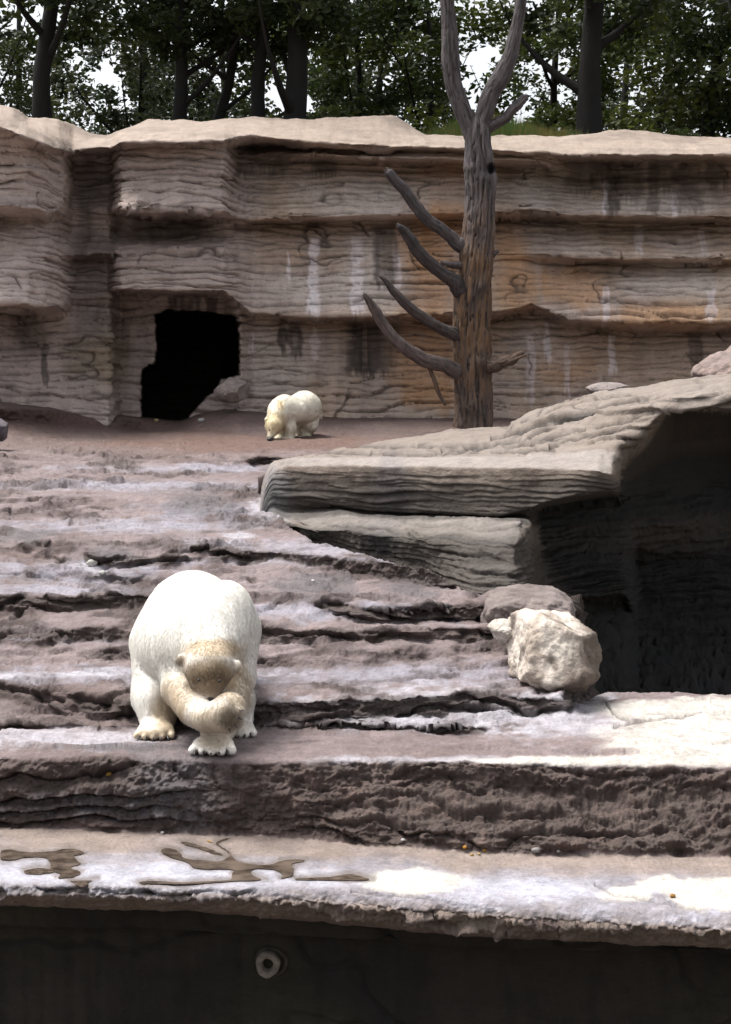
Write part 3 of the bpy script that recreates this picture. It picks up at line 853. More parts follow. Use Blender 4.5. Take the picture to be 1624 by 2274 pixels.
inner = sst(0, 0.8, G[..., 1] - np.interp(px, [560, 1180, 1370, 1500, 2000], [18.9, 16.2, 15.6, 15.9, 15.2])) * (gpar > 4.5)[:, None]
tilt = sst(1080, 1200, px) * (1 - sst(4.6, 5.2, gpar))[:, None]
zz = G[..., 2] - tilt * 0.20 * G[..., 0]
s1 = zz / (0.105 - 0.01 * tilt) + 1.2 * fbm(G * np.array([0.7, 0.4, 1.3]) + 7, 4) * 1.3
s2 = zz / 0.055 + 1.4 * fbm(G * np.array([1.1, 0.6, 2.0]) + 27, 4) * 1.4
id1 = np.floor(s1); id2 = np.floor(s2)
m1 = sst(-0.2, 0.15, fbm(np.stack([G[..., 0] * 1.0 + hash1(id1) * 50, id1 * 1.7, 0 * id1], -1), 3))
m2 = sst(-0.15, 0.2, fbm(np.stack([G[..., 0] * 1.6 + hash1(id2) * 70, id2 * 2.3, 0 * id2 + 9], -1), 3))
face = sst(0.25, 0.7, np.hypot(GN[..., 0], GN[..., 1]))
ledgetop = (sst(4.7, 5.0, gpar) * (1 - sst(6.0, 6.4, gpar)))[:, None] * (1 - sst(1370, 1390, px))
dispr = 0.045 * fbm(G * 1.2 + 5, 4) + 0.014 * fbm(G * 8, 4) + (gpar > 8.5)[:, None] * (0.05 * fbm(G * 2.4 + 50, 4) + 0.012 * billow(G * 9, 2))
fr1 = s1 - id1
dispr += (1 - ledgetop * 0.9) * np.maximum(face * 0.8 + 0.2, tilt) * (0.030 * strata(s1, 0.2) * m1 * (0.7 + 0.8 * tilt) + 0.010 * strata(s2, 0.3) * m2)
dispr += inner * (0.045 * strata(s1, 0.25) * m1 + 0.02 * strata(s2, 0.3) * m2)
dispr += (1 - ledgetop) * tilt * 0.06 * (hash1(id1) - 0.5)
roof = (sst(4.2, 4.6, gpar) * (1 - sst(7.0, 8.2, gpar)))[:, None] * sst(1365, 1395, px)
dispr = dispr * (1 - 0.92 * roof)
G2 = G + GN * dispr[..., None]
gck = 0
for k_, ln_ in enumerate([[(770, 990), (900, 992), (1080, 986), (1200, 972), (1300, 950)], [(700, 1004), (840, 1006), (950, 1007), (1100, 1002), (1235, 998)],
                          [(1130, 968), (1240, 932), (1330, 906), (1440, 886)], [(1180, 985), (1280, 962), (1360, 940), (1450, 915)], [(1160, 942), (1250, 905), (1330, 882), (1400, 874)],
                          [(1090, 975), (1200, 950), (1290, 918), (1380, 893), (1460, 876)], [(1220, 992), (1320, 972), (1400, 945)], [(980, 997), (1120, 990), (1240, 982), (1330, 962)]]):
    gck = gck + crack_mask(px, py, ln_, 3.6, 31 + k_) * sst(-0.35, 0.1, noise1(px / 60.0, 131 + k_))
gck = np.clip(gck, 0, 1) * (gpar < 5.5)[:, None]
G2[..., 2] -= 0.07 * gck
# the left end of the rock turns down into the slope
te = np.clip((612 - px) / 52.0, 0, 1)
G2[..., 2] -= 1.3 * (1 - np.sqrt(np.clip(1 - te ** 2, 0, 1)))
G2[..., 1] += 0.8 * te ** 2
nA = fbm(G * np.array([0.8, 0.5, 0.8]) + 3, 4)
nS = fbm(np.stack([G[..., 0] * 2.5, G[..., 2] * 0.4, 0 * px + 2], -1), 4)
nF = fbm(G * 7, 3)
C = np.zeros(G2.shape, np.float32); C[:] = (0.270, 0.212, 0.172)
C = lerp(C, (0.34, 0.285, 0.24), sst(-0.1, 0.5, nA + 0.3 * nF) * 0.7)
C = lerp(C, (0.33, 0.28, 0.245), (1 - sst(4.2, 6.2, gpar))[:, None] * (0.6 + 0.5 * nA + 0.3 * nF))
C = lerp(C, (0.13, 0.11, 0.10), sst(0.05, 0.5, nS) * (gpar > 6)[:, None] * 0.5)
C = lerp(C, (0.10, 0.085, 0.095), ellipse_mask(px, py, 868, 1090, 42, 75, 0.5, nS, 0.5) * 0.7)
C = lerp(C, (0.10, 0.085, 0.10), ellipse_mask(px, py, 845, 1195, 40, 40, 0.4, nS, 0.5) * 0.75)
C = lerp(C, (0.43, 0.39, 0.365), np.clip(sst(0.45, 0.85, GN[..., 2] + 0.2 * nF) * (gpar > 4.6)[:, None] * (1 - inner), 0, 1) * 0.6)  # top light painted in: upward faces made paler
C = lerp(C, (0.44, 0.45, 0.48), ellipse_mask(px, py, 600, 1100, 40, 60, 0.6, nS, 0.8) * 0.7)
C = lerp(C, (0.30, 0.255, 0.205), ellipse_mask(px, py, 960, 1215, 90, 45, 0.6, nS, 0.9) * 0.55)
C = lerp(C, (0.14, 0.12, 0.108), (sst(6.2, 6.8, gpar))[:, None] * 0.45)  # front faces painted darker, like their shade
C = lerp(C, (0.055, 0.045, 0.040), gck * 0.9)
C = lerp(C, (0.036, 0.029, 0.026), inner * (0.9 + 0.1 * nA))           # cave shade painted in: near-black rock inside
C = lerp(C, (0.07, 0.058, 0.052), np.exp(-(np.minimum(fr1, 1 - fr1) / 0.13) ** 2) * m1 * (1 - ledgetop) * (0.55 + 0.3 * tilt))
C = C * (1 + 0.15 * nF[..., None]) * (0.63 - 0.36 * sst(6.0, 6.5, gpar)[:, None] * (1 - (sst(8.6, 9.0, gpar) * (1 - sst(9.4, 10.0, gpar)))[:, None]))[..., None]  # faces darkened, lit ledge edge spared: light put into the colour
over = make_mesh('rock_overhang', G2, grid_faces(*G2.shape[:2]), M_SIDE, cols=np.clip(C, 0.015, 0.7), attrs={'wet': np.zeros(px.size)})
tag(over, 'broad layered grey rock overhang at right sheltering a dark hollow', 'rock overhang')


# ------------------------------------------------------------------ boulders
def ico(level):
    t = (1 + 5 ** 0.5) / 2
    v = [(-1, t, 0), (1, t, 0), (-1, -t, 0), (1, -t, 0), (0, -1, t), (0, 1, t), (0, -1, -t), (0, 1, -t), (t, 0, -1), (t, 0, 1), (-t, 0, -1), (-t, 0, 1)]
    f = [(0, 11, 5), (0, 5, 1), (0, 1, 7), (0, 7, 10), (0, 10, 11), (1, 5, 9), (5, 11, 4), (11, 10, 2), (10, 7, 6), (7, 1, 8), (3, 9, 4), (3, 4, 2), (3, 2, 6), (3, 6, 8), (3, 8, 9), (4, 9, 5), (2, 4, 11), (6, 2, 10), (8, 6, 7), (9, 8, 1)]
    v = [np.array(a) / np.linalg.norm(a) for a in v]
    for _ in range(level):
        cache = {}; nf = []

        def mid(a, b):
            k = (min(a, b), max(a, b))
            if k not in cache:
                m = v[a] + v[b]; v.append(m / np.linalg.norm(m)); cache[k] = len(v) - 1
            return cache[k]
        for a, b_, c in f:
            x, y, z = mid(a, b_), mid(b_, c), mid(c, a)
            nf += [(a, x, z), (b_, y, x), (c, z, y), (x, y, z)]
        f = nf
    return np.array(v), np.array(f)


ICO5 = ico(5)


def boulder(name, center, radii, seed, col_a, col_b, label, cat='boulder', rough=0.25, cuts=10, dark=None, shade_side=None, box_=1.0):
    v, f = ICO5
    v = np.sign(v) * np.abs(v) ** box_
    v = v / (np.abs(v).max() if box_ != 1 else 1.0)
    rng = np.random.default_rng(seed)
    r = np.ones(len(v))
    for _ in range(cuts):                              # planar facets
        n = rng.normal(size=3); n /= np.linalg.norm(n)
        h = rng.uniform(0.68, 0.95)
        dn = v @ n
        r = np.where(dn * r > h, h / np.maximum(dn, 1e-3), r)
    p = v * r[:, None] * np.asarray(radii)
    s = float(np.mean(radii))
    n3 = fbm(p / s * 1.3 + seed * 7.7, 4); n4 = billow(p / s * 2.4 + seed, 4)
    p = p * (1 + rough * 0.45 * n3 + rough * 0.12 * n4)[:, None]
    cm = sst(-0.2, 0.3, fbm(p / s * 1.6 + 40 + seed, 4))
    c = lerp(np.tile(np.asarray(col_a, np.float32), (len(v), 1)), col_b, cm)
    if shade_side is not None:                              # shaded right and lower flank, painted dark
        c = lerp(c, shade_side, sst(-0.15, 0.35, v @ np.array([0.75, 0.1, -0.45]) + 0.5 * fbm(p / s * 1.8 + 33, 3)))
    if dark is not None:
        c = lerp(c, dark, sst(0.1, 0.4, fbm(p / s * 2.5 + 90 + seed, 4)) * 0.8)
    o = make_mesh(name, p + np.asarray(center), f, M_TERR, cols=c, attrs={'wet': np.zeros(len(v))}, origin=center)
    return tag(o, label, cat)


boulder('boulder', at(1228, 1448, 11.75), (0.46, 0.55, 0.36), 3, (0.60, 0.535, 0.465), (0.36, 0.30, 0.25),
        'chunky pale cream boulder perched on the edge of the dark hollow', dark=(0.11, 0.085, 0.07), rough=0.5, cuts=26, shade_side=(0.13, 0.10, 0.082))
boulder('boulder', at(1122, 1400, 12.0), (0.14, 0.2, 0.11), 8, (0.36, 0.32, 0.28), (0.5, 0.46, 0.42),
        'small whitish stone wedged against the left side of the pale cream boulder', cuts=22, rough=0.5)
boulder('rock_shelf', at(1176, 1372, 12.9), (0.40, 0.8, 0.25), 5, (0.19, 0.155, 0.145), (0.12, 0.096, 0.088),
        'rounded grey rock shelf directly above the pale cream boulder', 'rock', cuts=3, rough=0.5, box_=0.72)
boulder('boulder', at(515, 866, 34.6), (0.42, 0.5, 0.32), 6, (0.31, 0.26, 0.24), (0.24, 0.20, 0.185),
        'blocky grey brown rock at the right foot of the den opening', cuts=14)
boulder('boulder', at(1672, 846, 24.0), (0.98, 0.8, 0.60), 9, (0.24, 0.18, 0.16), (0.19, 0.155, 0.14),
        'pinkish rounded boulder against the right frame edge above the overhang', cuts=12, rough=0.5)
boulder('boulder', at(1352, 866, 22.5), (0.34, 0.4, 0.12), 12, (0.24, 0.20, 0.19), (0.20, 0.17, 0.16),
        'low grey boulder peeking over the top of the rock overhang', cuts=5)
boulder('boulder', at(-6, 955, 27.0), (0.22, 0.25, 0.24), 14, (0.07, 0.06, 0.07), (0.13, 0.11, 0.12),
        'small blackish rock at the left frame edge on the brown floor', cuts=8)
boulder('boulder', at(845, 1592, 11.15), (0.085, 0.08, 0.085), 16, (0.34, 0.27, 0.22), (0.5, 0.48, 0.48),
        'small upright angular stone on the step right of the near polar bear', cuts=12)

# ================================================================== moat wall, its drain outlet, moat floor, visitor side
NM, NR_ = 420, 170
xm = np.linspace(-260, 1880, NM)
lipd = np.interp(xm, xs, LIP_T)
zt = np.linspace(-0.80, -3.2, NR_)
step = np.interp(zt, [-3.2, -1.05, -1.0, -0.8], [0.62, 0.62, 0.40, 0.36])
PM = np.zeros((NR_, NM, 3))
PM[..., 0] = ((xm - CX) / F * 9.3)[None, :]
PM[..., 1] = lipd[None, :].mean() * 0.35 + lipd[None, :] * 0.65 + step[:, None]
PM[..., 2] = zt[:, None]
MN = grid_normals(PM, np.array([0, -1.0, 0]))
PM2 = PM + MN * (0.03 * fbm(PM * 1.3, 4) + 0.012 * fbm(PM * 8, 3) - 0.03 * np.exp(-(fbm(PM * np.array([0.5, 0.5, 0.8]) + 44, 3) / 0.012) ** 2))[..., None]
nA = fbm(PM * 1.1 + 9, 4); nS = fbm(np.stack([PM[..., 0] * 5, PM[..., 2] * 0.6, 0 * PM[..., 0]], -1), 3); nF = fbm(PM * 9, 3)
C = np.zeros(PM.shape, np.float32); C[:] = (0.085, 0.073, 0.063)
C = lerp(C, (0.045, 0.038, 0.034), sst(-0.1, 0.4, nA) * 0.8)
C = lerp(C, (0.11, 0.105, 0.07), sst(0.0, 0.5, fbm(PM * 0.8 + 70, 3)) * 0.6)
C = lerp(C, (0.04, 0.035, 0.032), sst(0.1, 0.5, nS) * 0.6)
C *= (1 + 0.2 * nF[..., None]) * 0.33  # whole wall darkened: shade under the lip put into the colour
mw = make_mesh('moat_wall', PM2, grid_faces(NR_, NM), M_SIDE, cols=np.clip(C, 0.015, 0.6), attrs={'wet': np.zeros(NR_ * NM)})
tag(mw, 'stained concrete moat wall below the front ledge, shade put into its dark colour', 'wall')

# drain outlet: a thick ring with a hole, set in the wall, standing proud of it
i0 = np.argmin(np.abs(project(PM2)[0] - 598) + np.abs(project(PM2)[1] - 2140))
pc = PM2.reshape(-1, 3)[i0]
M_PIPE = plain_material('outlet_concrete', (0.20, 0.175, 0.155), 0.8, 0.3, 0.4, 20, 0.4)
M_DARK = plain_material('outlet_bore', (0.02, 0.018, 0.017), 0.9, 0.1, 0.2, 12)
root = empty('drain_outlet', pc)
tag(root, 'round pale drain outlet ring set in the dark moat wall', 'drain outlet')


def lathe_y(profile, n=40, squash=1.0):
    v = []; nprof = len(profile)
    for r, y in profile:
        for k in range(n):
            a = 2 * math.pi * k / n
            rr = r * (1 + 0.04 * math.sin(3 * a + 1) + 0.02 * math.sin(7 * a))
            v.append((rr * math.cos(a), y, rr * math.sin(a) * squash))
    f = []
    for i in range(nprof - 1):
        for k in range(n):
            f.append((i * n + k, i * n + (k + 1) % n, (i + 1) * n + (k + 1) % n, (i + 1) * n + k))
    return np.array(v), np.array(f)


v, f = lathe_y([(0.082, 0.12), (0.080, -0.03), (0.075, -0.045), (0.062, -0.05), (0.044, -0.045), (0.036, -0.03), (0.034, 0.02), (0.034, 0.12)], squash=1.12)
o = make_mesh('ring', v + pc + np.array([-0.01, 0, 0]), f, M_PIPE, origin=pc, parent=root)
v, f = lathe_y([(0.033, 0.05), (0.02, 0.06), (0.001, 0.06)], 24)
make_mesh('bore', v + pc + np.array([-0.01, 0, 0]), f, M_DARK, origin=pc, parent=root)
v, f = lathe_y([(0.112, 0.10), (0.110, -0.012), (0.10, -0.02), (0.086, -0.02), (0.0845, 0.0), (0.0845, 0.10)], 40)
M_COLLAR = plain_material('outlet_collar', (0.05, 0.043, 0.038), 0.9, 0.2, 0.3, 14, 0.5)
make_mesh('collar', v + pc + np.array([0.012, 0, 0.008]), f, M_COLLAR, origin=pc, parent=root)

M_DIRT = plain_material('moat_silt', (0.10, 0.085, 0.07), 0.9, 0.2, 0.3, 2.0, 0.4)
n = 60
gx, gy = np.meshgrid(np.linspace(-12, 12, n), np.linspace(2.2, 10.5, n))
gz = -2.9 + 0.06 * fbm(np.stack([gx, gy, 0 * gx], -1) * 0.8, 3)
tag(make_mesh('moat_floor', np.stack([gx, gy, gz], -1), grid_faces(n, n), M_DIRT), kind='structure')
# visitors' side: retaining wall under the viewpoint and its paved walk
M_CONC = plain_material('retaining_concrete', (0.28, 0.26, 0.24), 0.85, 0.3, 0.3, 3.0, 0.3)


def box(x0, x1, y0, y1, z0, z1):
    v = np.array([(x, y, z) for x in (x0, x1) for y in (y0, y1) for z in (z0, z1)], float)
    f = np.array([(0, 1, 3, 2), (4, 6, 7, 5), (0, 4, 5, 1), (2, 3, 7, 6), (0, 2, 6, 4), (1, 5, 7, 3)])
    return v, f


v, f = box(-14, 14, 2.2, 2.5, -3.0, 0.86)
tag(make_mesh('retaining_wall', v, f, M_CONC, smooth=False), 'concrete retaining wall on the near side of the moat, below the viewpoint', 'wall')
v, f = box(-14, 14, 0.55, 0.80, 0.845, 1.95)  # unseen, added to block low sky light from the moat wall
tag(make_mesh('parapet', v, f, M_CONC, smooth=False), 'unseen low concrete parapet added to keep low sky light off the moat', 'parapet')
v, f = box(-14, 14, -12, 2.2, 0.5, 0.84)
tag(make_mesh('viewing_walk', v, f, M_CONC, smooth=False), kind='structure')
M_EARTH = plain_material('earth', (0.12, 0.10, 0.075), 0.95, 0.2, 0.3, 0.4)
v = np.array([(-900, -900, -3.4), (900, -900, -3.4), (900, 900, -3.4), (-900, 900, -3.4)])
tag(make_mesh('ground', v, np.array([(0, 1, 2, 3)]), M_EARTH, smooth=False), kind='structure')

# ------------------------------------------------------------------ puddles lying on the front ledge
M_WATER, nt, bs, out = new_mat('puddle_water')
bs.inputs['Base Color'].default_value = (0.060, 0.045, 0.035, 1)
bs.inputs['Roughness'].default_value = 0.03
bs.inputs['IOR'].default_value = 1.33
bs.inputs['Specular IOR Level'].default_value = 0.5
bn = nt.nodes.new('ShaderNodeTexNoise'); bn.inputs['Scale'].default_value = 6; bn.inputs['Detail'].default_value = 5
br = nt.nodes.new('ShaderNodeValToRGB'); br.color_ramp.elements[0].color = (0.035, 0.026, 0.02, 1); br.color_ramp.elements[1].color = (0.13, 0.10, 0.08, 1)
br.color_ramp.elements[0].position = 0.35; br.color_ramp.elements[1].position = 0.7
nt.links.new(bn.outputs['Fac'], br.inputs[0]); nt.links.new(br.outputs[0], bs.inputs['Base Color'])
bb = nt.nodes.new('ShaderNodeBump'); bb.inputs['Strength'].default_value = 0.02; bb.inputs['Distance'].default_value = 0.01
nt.links.new(bn.outputs['Fac'], bb.inputs['Height']); nt.links.new(bb.outputs[0], bs.inputs['Normal'])


def puddle(poly):
    p = np.array(poly, float)
    p[:, 1] = np.where(p[:, 1] > 1950, 1950 + (p[:, 1] - 1950) * 0.5, p[:, 1])
    # Chaikin rounding
    for _ in range(2):
        a = p; b2 = np.roll(p, -1, 0)
        p = np.stack([0.75 * a + 0.25 * b2, 0.25 * a + 0.75 * b2], 1).reshape(-1, 2)
    p = p + np.stack([5 * noise1(p[:, 0] / 14 + p[:, 1] / 9, 77), 2.0 * noise1(p[:, 0] / 11 - p[:, 1] / 7, 78)], -1)
    w = at_z(p[:, 0], p[:, 1], -0.5)
    # lies flat a few millimetres above the ledge
    ii = [np.argmin((GPX - a) ** 2 + (GPY - b3) ** 2) for a, b3 in p]
    zt_ = T2.reshape(-1, 3)[ii, 2]
    w = np.stack([w[:, 0], w[:, 1], zt_], -1)
    return w


pud_pts = [puddle(q) for q in PUD]
import bmesh
for w in pud_pts:
    bm = bmesh.new()
    # fit a plane (the ledge tips very slightly toward the lip)
    A = np.c_[w[:, :2], np.ones(len(w))]
    co, *_ = np.linalg.lstsq(A, w[:, 2], rcond=None)
    zf = A @ co + 0.005
    vs = [bm.verts.new((a, b2, c)) for (a, b2), c in zip(w[:, :2], zf)]
    face_ = bm.faces.new(vs)
    bmesh.ops.triangulate(bm, faces=[face_])
    me = bpy.data.meshes.new('puddle'); bm.to_mesh(me); bm.free()
    me.materials.append(M_WATER)
    o = bpy.data.objects.new('puddle', me); COL.objects.link(o)
    tag(o, kind='structure')


# ================================================================== tubes (trunks, branches)
def catmull(pts, n):
    pts = np.asarray(pts, float)
    P = np.vstack([2 * pts[0] - pts[1], pts, 2 * pts[-1] - pts[-2]])
    out = []
    m = len(pts) - 1
    for t in np.linspace(0, m, n):
        i = min(int(t), m - 1); f_ = t - i
        p0, p1, p2, p3 = P[i], P[i + 1], P[i + 2], P[i + 3]
        out.append(0.5 * (2 * p1 + (p2 - p0) * f_ + (2 * p0 - 5 * p1 + 4 * p2 - p3) * f_ ** 2 + (3 * p1 - p0 - 3 * p2 + p3) * f_ ** 3))
    return np.array(out)


def tube(pts4, nring, nseg, amp=0.05, fq=5.0, seed=0, stretch=0.12, end_break=0.0):
    """pts4: (x,y,z,r). returns verts, faces, colour noise values (grain, coarse)"""
    c = catmull(pts4, nring)
    P, r = c[:, :3], np.maximum(c[:, 3], 0.002)
    if end_break:
        kk = np.linspace(0, 4.3, nring)
        P = P + (np.stack([noise1(kk, seed + 3 + i_) for i_ in range(3)], -1) * r[:, None] * 0.75)
    t = np.gradient(P, axis=0); t /= np.linalg.norm(t, axis=1)[:, None]
    ref = np.array([0.0, 1.0, 0.05]) if abs(t[:, 1]).mean() < 0.8 else np.array([1.0, 0, 0])
    u = np.cross(t, ref); u /= np.linalg.norm(u, axis=1)[:, None]
    w = np.cross(t, u)
    L = np.concatenate([[0], np.cumsum(np.linalg.norm(np.diff(P, axis=0), axis=1))])
    a = np.linspace(0, 2 * np.pi, nseg, endpoint=False)
    ca, sa = np.cos(a), np.sin(a)
    q = np.stack([np.tile(ca, (nring, 1)) * fq * 0.35, np.tile(sa, (nring, 1)) * fq * 0.35, np.tile((L * fq * stretch)[:, None], (1, nseg))], -1)
    g = fbm(q * 3.0 + seed * 5.1, 4); co = fbm(q * np.array([0.8, 0.8, 3.0]) + seed * 3.3, 3)
    split = np.exp(-(fbm(q * np.array([2.2, 2.2, 1.1]) + seed * 9.7 + 40, 3) / 0.03) ** 2)
    rr = r[:, None] * (1 + amp * 2.0 * g + amp * 1.6 * co - amp * 1.6 * split)
    if end_break:
        k = np.linspace(0, 1, nring)[:, None]
        rr = rr * np.where(k > 0.985, 0.55, 1)
        P = P + 0
    V = P[:, None, :] + rr[..., None] * (u[:, None, :] * ca[None, :, None] + w[:, None, :] * sa[None, :, None])
    if end_break:
        V[-1] += t[-1] * (end_break * (noise1(a * 1.3, seed + 2)[:, None]))
    i = np.arange(nring * nseg).reshape(nring, nseg)
    j = np.roll(i, -1, 1)
    f_ = np.stack([i[:-1].ravel(), j[:-1].ravel(), j[1:].ravel(), i[1:].ravel()], -1)
    cap = np.array([i[-1]]); cap0 = np.array([i[0][::-1]])
    return V.reshape(-1, 3), [f_, cap, cap0], (g - 0.5 * split).ravel(), co.ravel()


# ================================================================== the dead tree
TD = 33.6
pxm = F / TD


def tpts(lst, d=TD):
    out = []
    for e in lst:
        x, y, w = e[:3]; dd = d + (e[3] if len(e) > 3 else 0)
        p = at(x, y, dd)
        out.append((p[0], p[1], p[2], w / 2 / F * dd * (0.88 if w < 48 else 1.0)))
    return out


tree = empty('dead_tree', at(1053, 960, TD))
tag(tree, 'tall bare dead tree with broken branch stubs standing before the rock wall', 'dead tree')


def wood(name, lst, nring, nseg, seed, amp=0.06, grey=0.5, d=TD, brk=0.0, knots=(), tone=0.72):
    V, f_, g, co = tube(tpts(lst, d), nring, nseg, amp, 5.0, seed, 0.12, brk)
    if knots:
        for (kx, ky, kr, kh) in knots:
            qx, qy = project(V)
            front = V[:, 1] < (V[:, 1].max() + V[:, 1].min()) / 2
            m = np.exp(-(((qx - kx) ** 2 + (qy - ky) ** 2) / kr ** 2)) * front
            ring = np.exp(-((np.sqrt((qx - kx) ** 2 + (qy - ky) ** 2) - kr) / (kr * 0.35)) ** 2) * front if kh < 0 else 0
            V[:, 1] -= kh * m + (0.05 * ring if kh < 0 else 0)
    qx, qy = project(V)
    # weathered silver-purple above, orange-brown bare wood below
    brown = sst(380, 620, qy + 150 * co) * (1 - grey) * (1 - 0.35 * sst(760, 950, qy))
    c = np.tile(np.array((0.150, 0.128, 0.132), np.float32), (len(V), 1))
    c = lerp(c, (0.27, 0.235, 0.24), sst(0.0, 0.45, g) * 0.75)
    c = lerp(c, (0.225, 0.130, 0.072), brown * (0.45 + 0.55 * sst(-0.35, 0.25, g)))
    c = lerp(c, (0.055, 0.045, 0.042), sst(0.05, 0.35, -g + 0.3 * co) * 0.7)
    if knots:
        for (kx, ky, kr, kh) in knots:
            if kh < 0:
                c = lerp(c, (0.012, 0.010, 0.010), 1 - sst(kr * 0.7, kr, np.sqrt((qx - kx) ** 2 * 2.2 + (qy - ky) ** 2 * 0.7)))
            else:
                c = lerp(c, (0.10, 0.075, 0.06), 0.7 * np.exp(-(((qx - kx) ** 2 + (qy - ky) ** 2) / kr ** 2)))
    c = c * tone * 0.85
    o = make_mesh(name, V, f_, M_WOOD, parent=tree, cols=np.clip(c, 0.008, 0.6), attrs={'wet': np.zeros(len(V))}, origin=V.mean(0))
    return o


wood('trunk', [(1053, 985, 92), (1053, 930, 84), (1052, 870, 82), (1050, 800, 84), (1047, 740, 84), (1050, 660, 80), (1058, 580, 74), (1064, 510, 70), (1066, 440, 66), (1066, 380, 66), (1062, 330, 58), (1060, 290, 54), (1060, 262, 40)],
     360, 150, 1, 0.085, 0.0, knots=[(1090, 374, 13, -0.30), (1043, 908, 16, 0.06), (1072, 635, 14, 0.09), (1030, 560, 14, 0.05), (1043, 375, 10, 0.05), (1075, 808, 22, 0.10)])
wood('branch', [(1060, 330, 46), (1045, 285, 44), (1026, 240, 42), (1010, 195, 42), (1002, 150, 44), (1000, 105, 42), (998, 60, 38), (994, 10, 34), (985, -60, 28)], 130, 48, 2, 0.09, 0.9, tone=0.6)
wood('branch', [(1060, 330, 46), (1066, 285, 44), (1078, 245, 44), (1092, 205, 44), (1112, 172, 44), (1132, 130, 38), (1142, 90, 34), (1150, 50, 30), (1158, 0, 26), (1165, -60, 20)], 130, 48, 3, 0.09, 0.9, tone=0.6)
wood('branch', [(1066, 300, 26), (1090, 284, 26), (1112, 272, 26), (1135, 248, 24), (1155, 228, 22), (1170, 212, 18)], 70, 32, 4, 0.09, 0.9, brk=0.12)
wood('branch', [(1050, 570, 40, .1), (1024, 548, 38, -.1), (995, 522, 30, -.2), (958, 496, 30, -.3), (925, 460, 29, -.4), (893, 420, 28, -.5), (856, 372, 24, -.6)], 110, 40, 5, 0.05, 0.95, brk=0.2, tone=0.5)
wood('branch', [(1045, 665, 50, .1), (1018, 640, 44, -.2), (985, 612, 34, -.4), (948, 576, 32, -.6), (915, 538, 30, -.8), (896, 516, 22, -.9), (884, 500, 14, -1)], 110, 40, 6, 0.06, 0.9, brk=0.15, tone=0.42)
wood('branch', [(1040, 760, 34, .1), (1010, 742, 32, -.2), (975, 728, 28, -.4), (935, 702, 27, -.6), (900, 676, 25, -.8), (872, 646, 20, -.9), (850, 620, 10, -1), (842, 612, 4, -1)], 110, 40, 7, 0.07, 0.8, brk=0.05, tone=0.5)
wood('branch', [(1045, 850, 44, .1), (1012, 828, 40, -.2), (980, 812, 36, -.4), (930, 790, 35, -.7), (888, 758, 30, -.9), (855, 722, 28, -1), (830, 690, 25, -1.1), (815, 664, 16, -1.2), (808, 652, 8, -1.2)], 120, 40, 8, 0.06, 0.7, brk=0.08)
wood('branch', [(1060, 822, 50, .1), (1088, 812, 40, -.3), (1112, 804, 30, -.5), (1135, 798, 24, -.6), (1152, 788, 14, -.7), (1164, 781, 6, -.7)], 80, 36, 9, 0.10, 0.2, brk=0.15)
wood('branch', [(1090, 815, 14, -.3), (1120, 808, 12, -.6), (1150, 796, 8, -.75), (1168, 788, 5, -.8)], 50, 20, 10, 0.1, 0.1, brk=0.05)
wood('branch', [(945, 800, 12, -.5), (958, 826, 11, -.4), (968, 852, 11, -.4), (978, 880, 10, -.3), (990, 900, 8, -.3)], 50, 20, 11, 0.06, 0.0, brk=0.03)
wood('branch', [(1040, 592, 20, 0), (1010, 588, 18, -.3), (990, 586, 14, -.45), (980, 582, 9, -.5)], 40, 24, 12, 0.10, 0.9, brk=0.1)
wood('branch', [(1085, 575, 14, .1), (1096, 566, 12, -.1), (1106, 556, 10, -.15)], 24, 18, 13, 0.1, 0.6, brk=0.05)


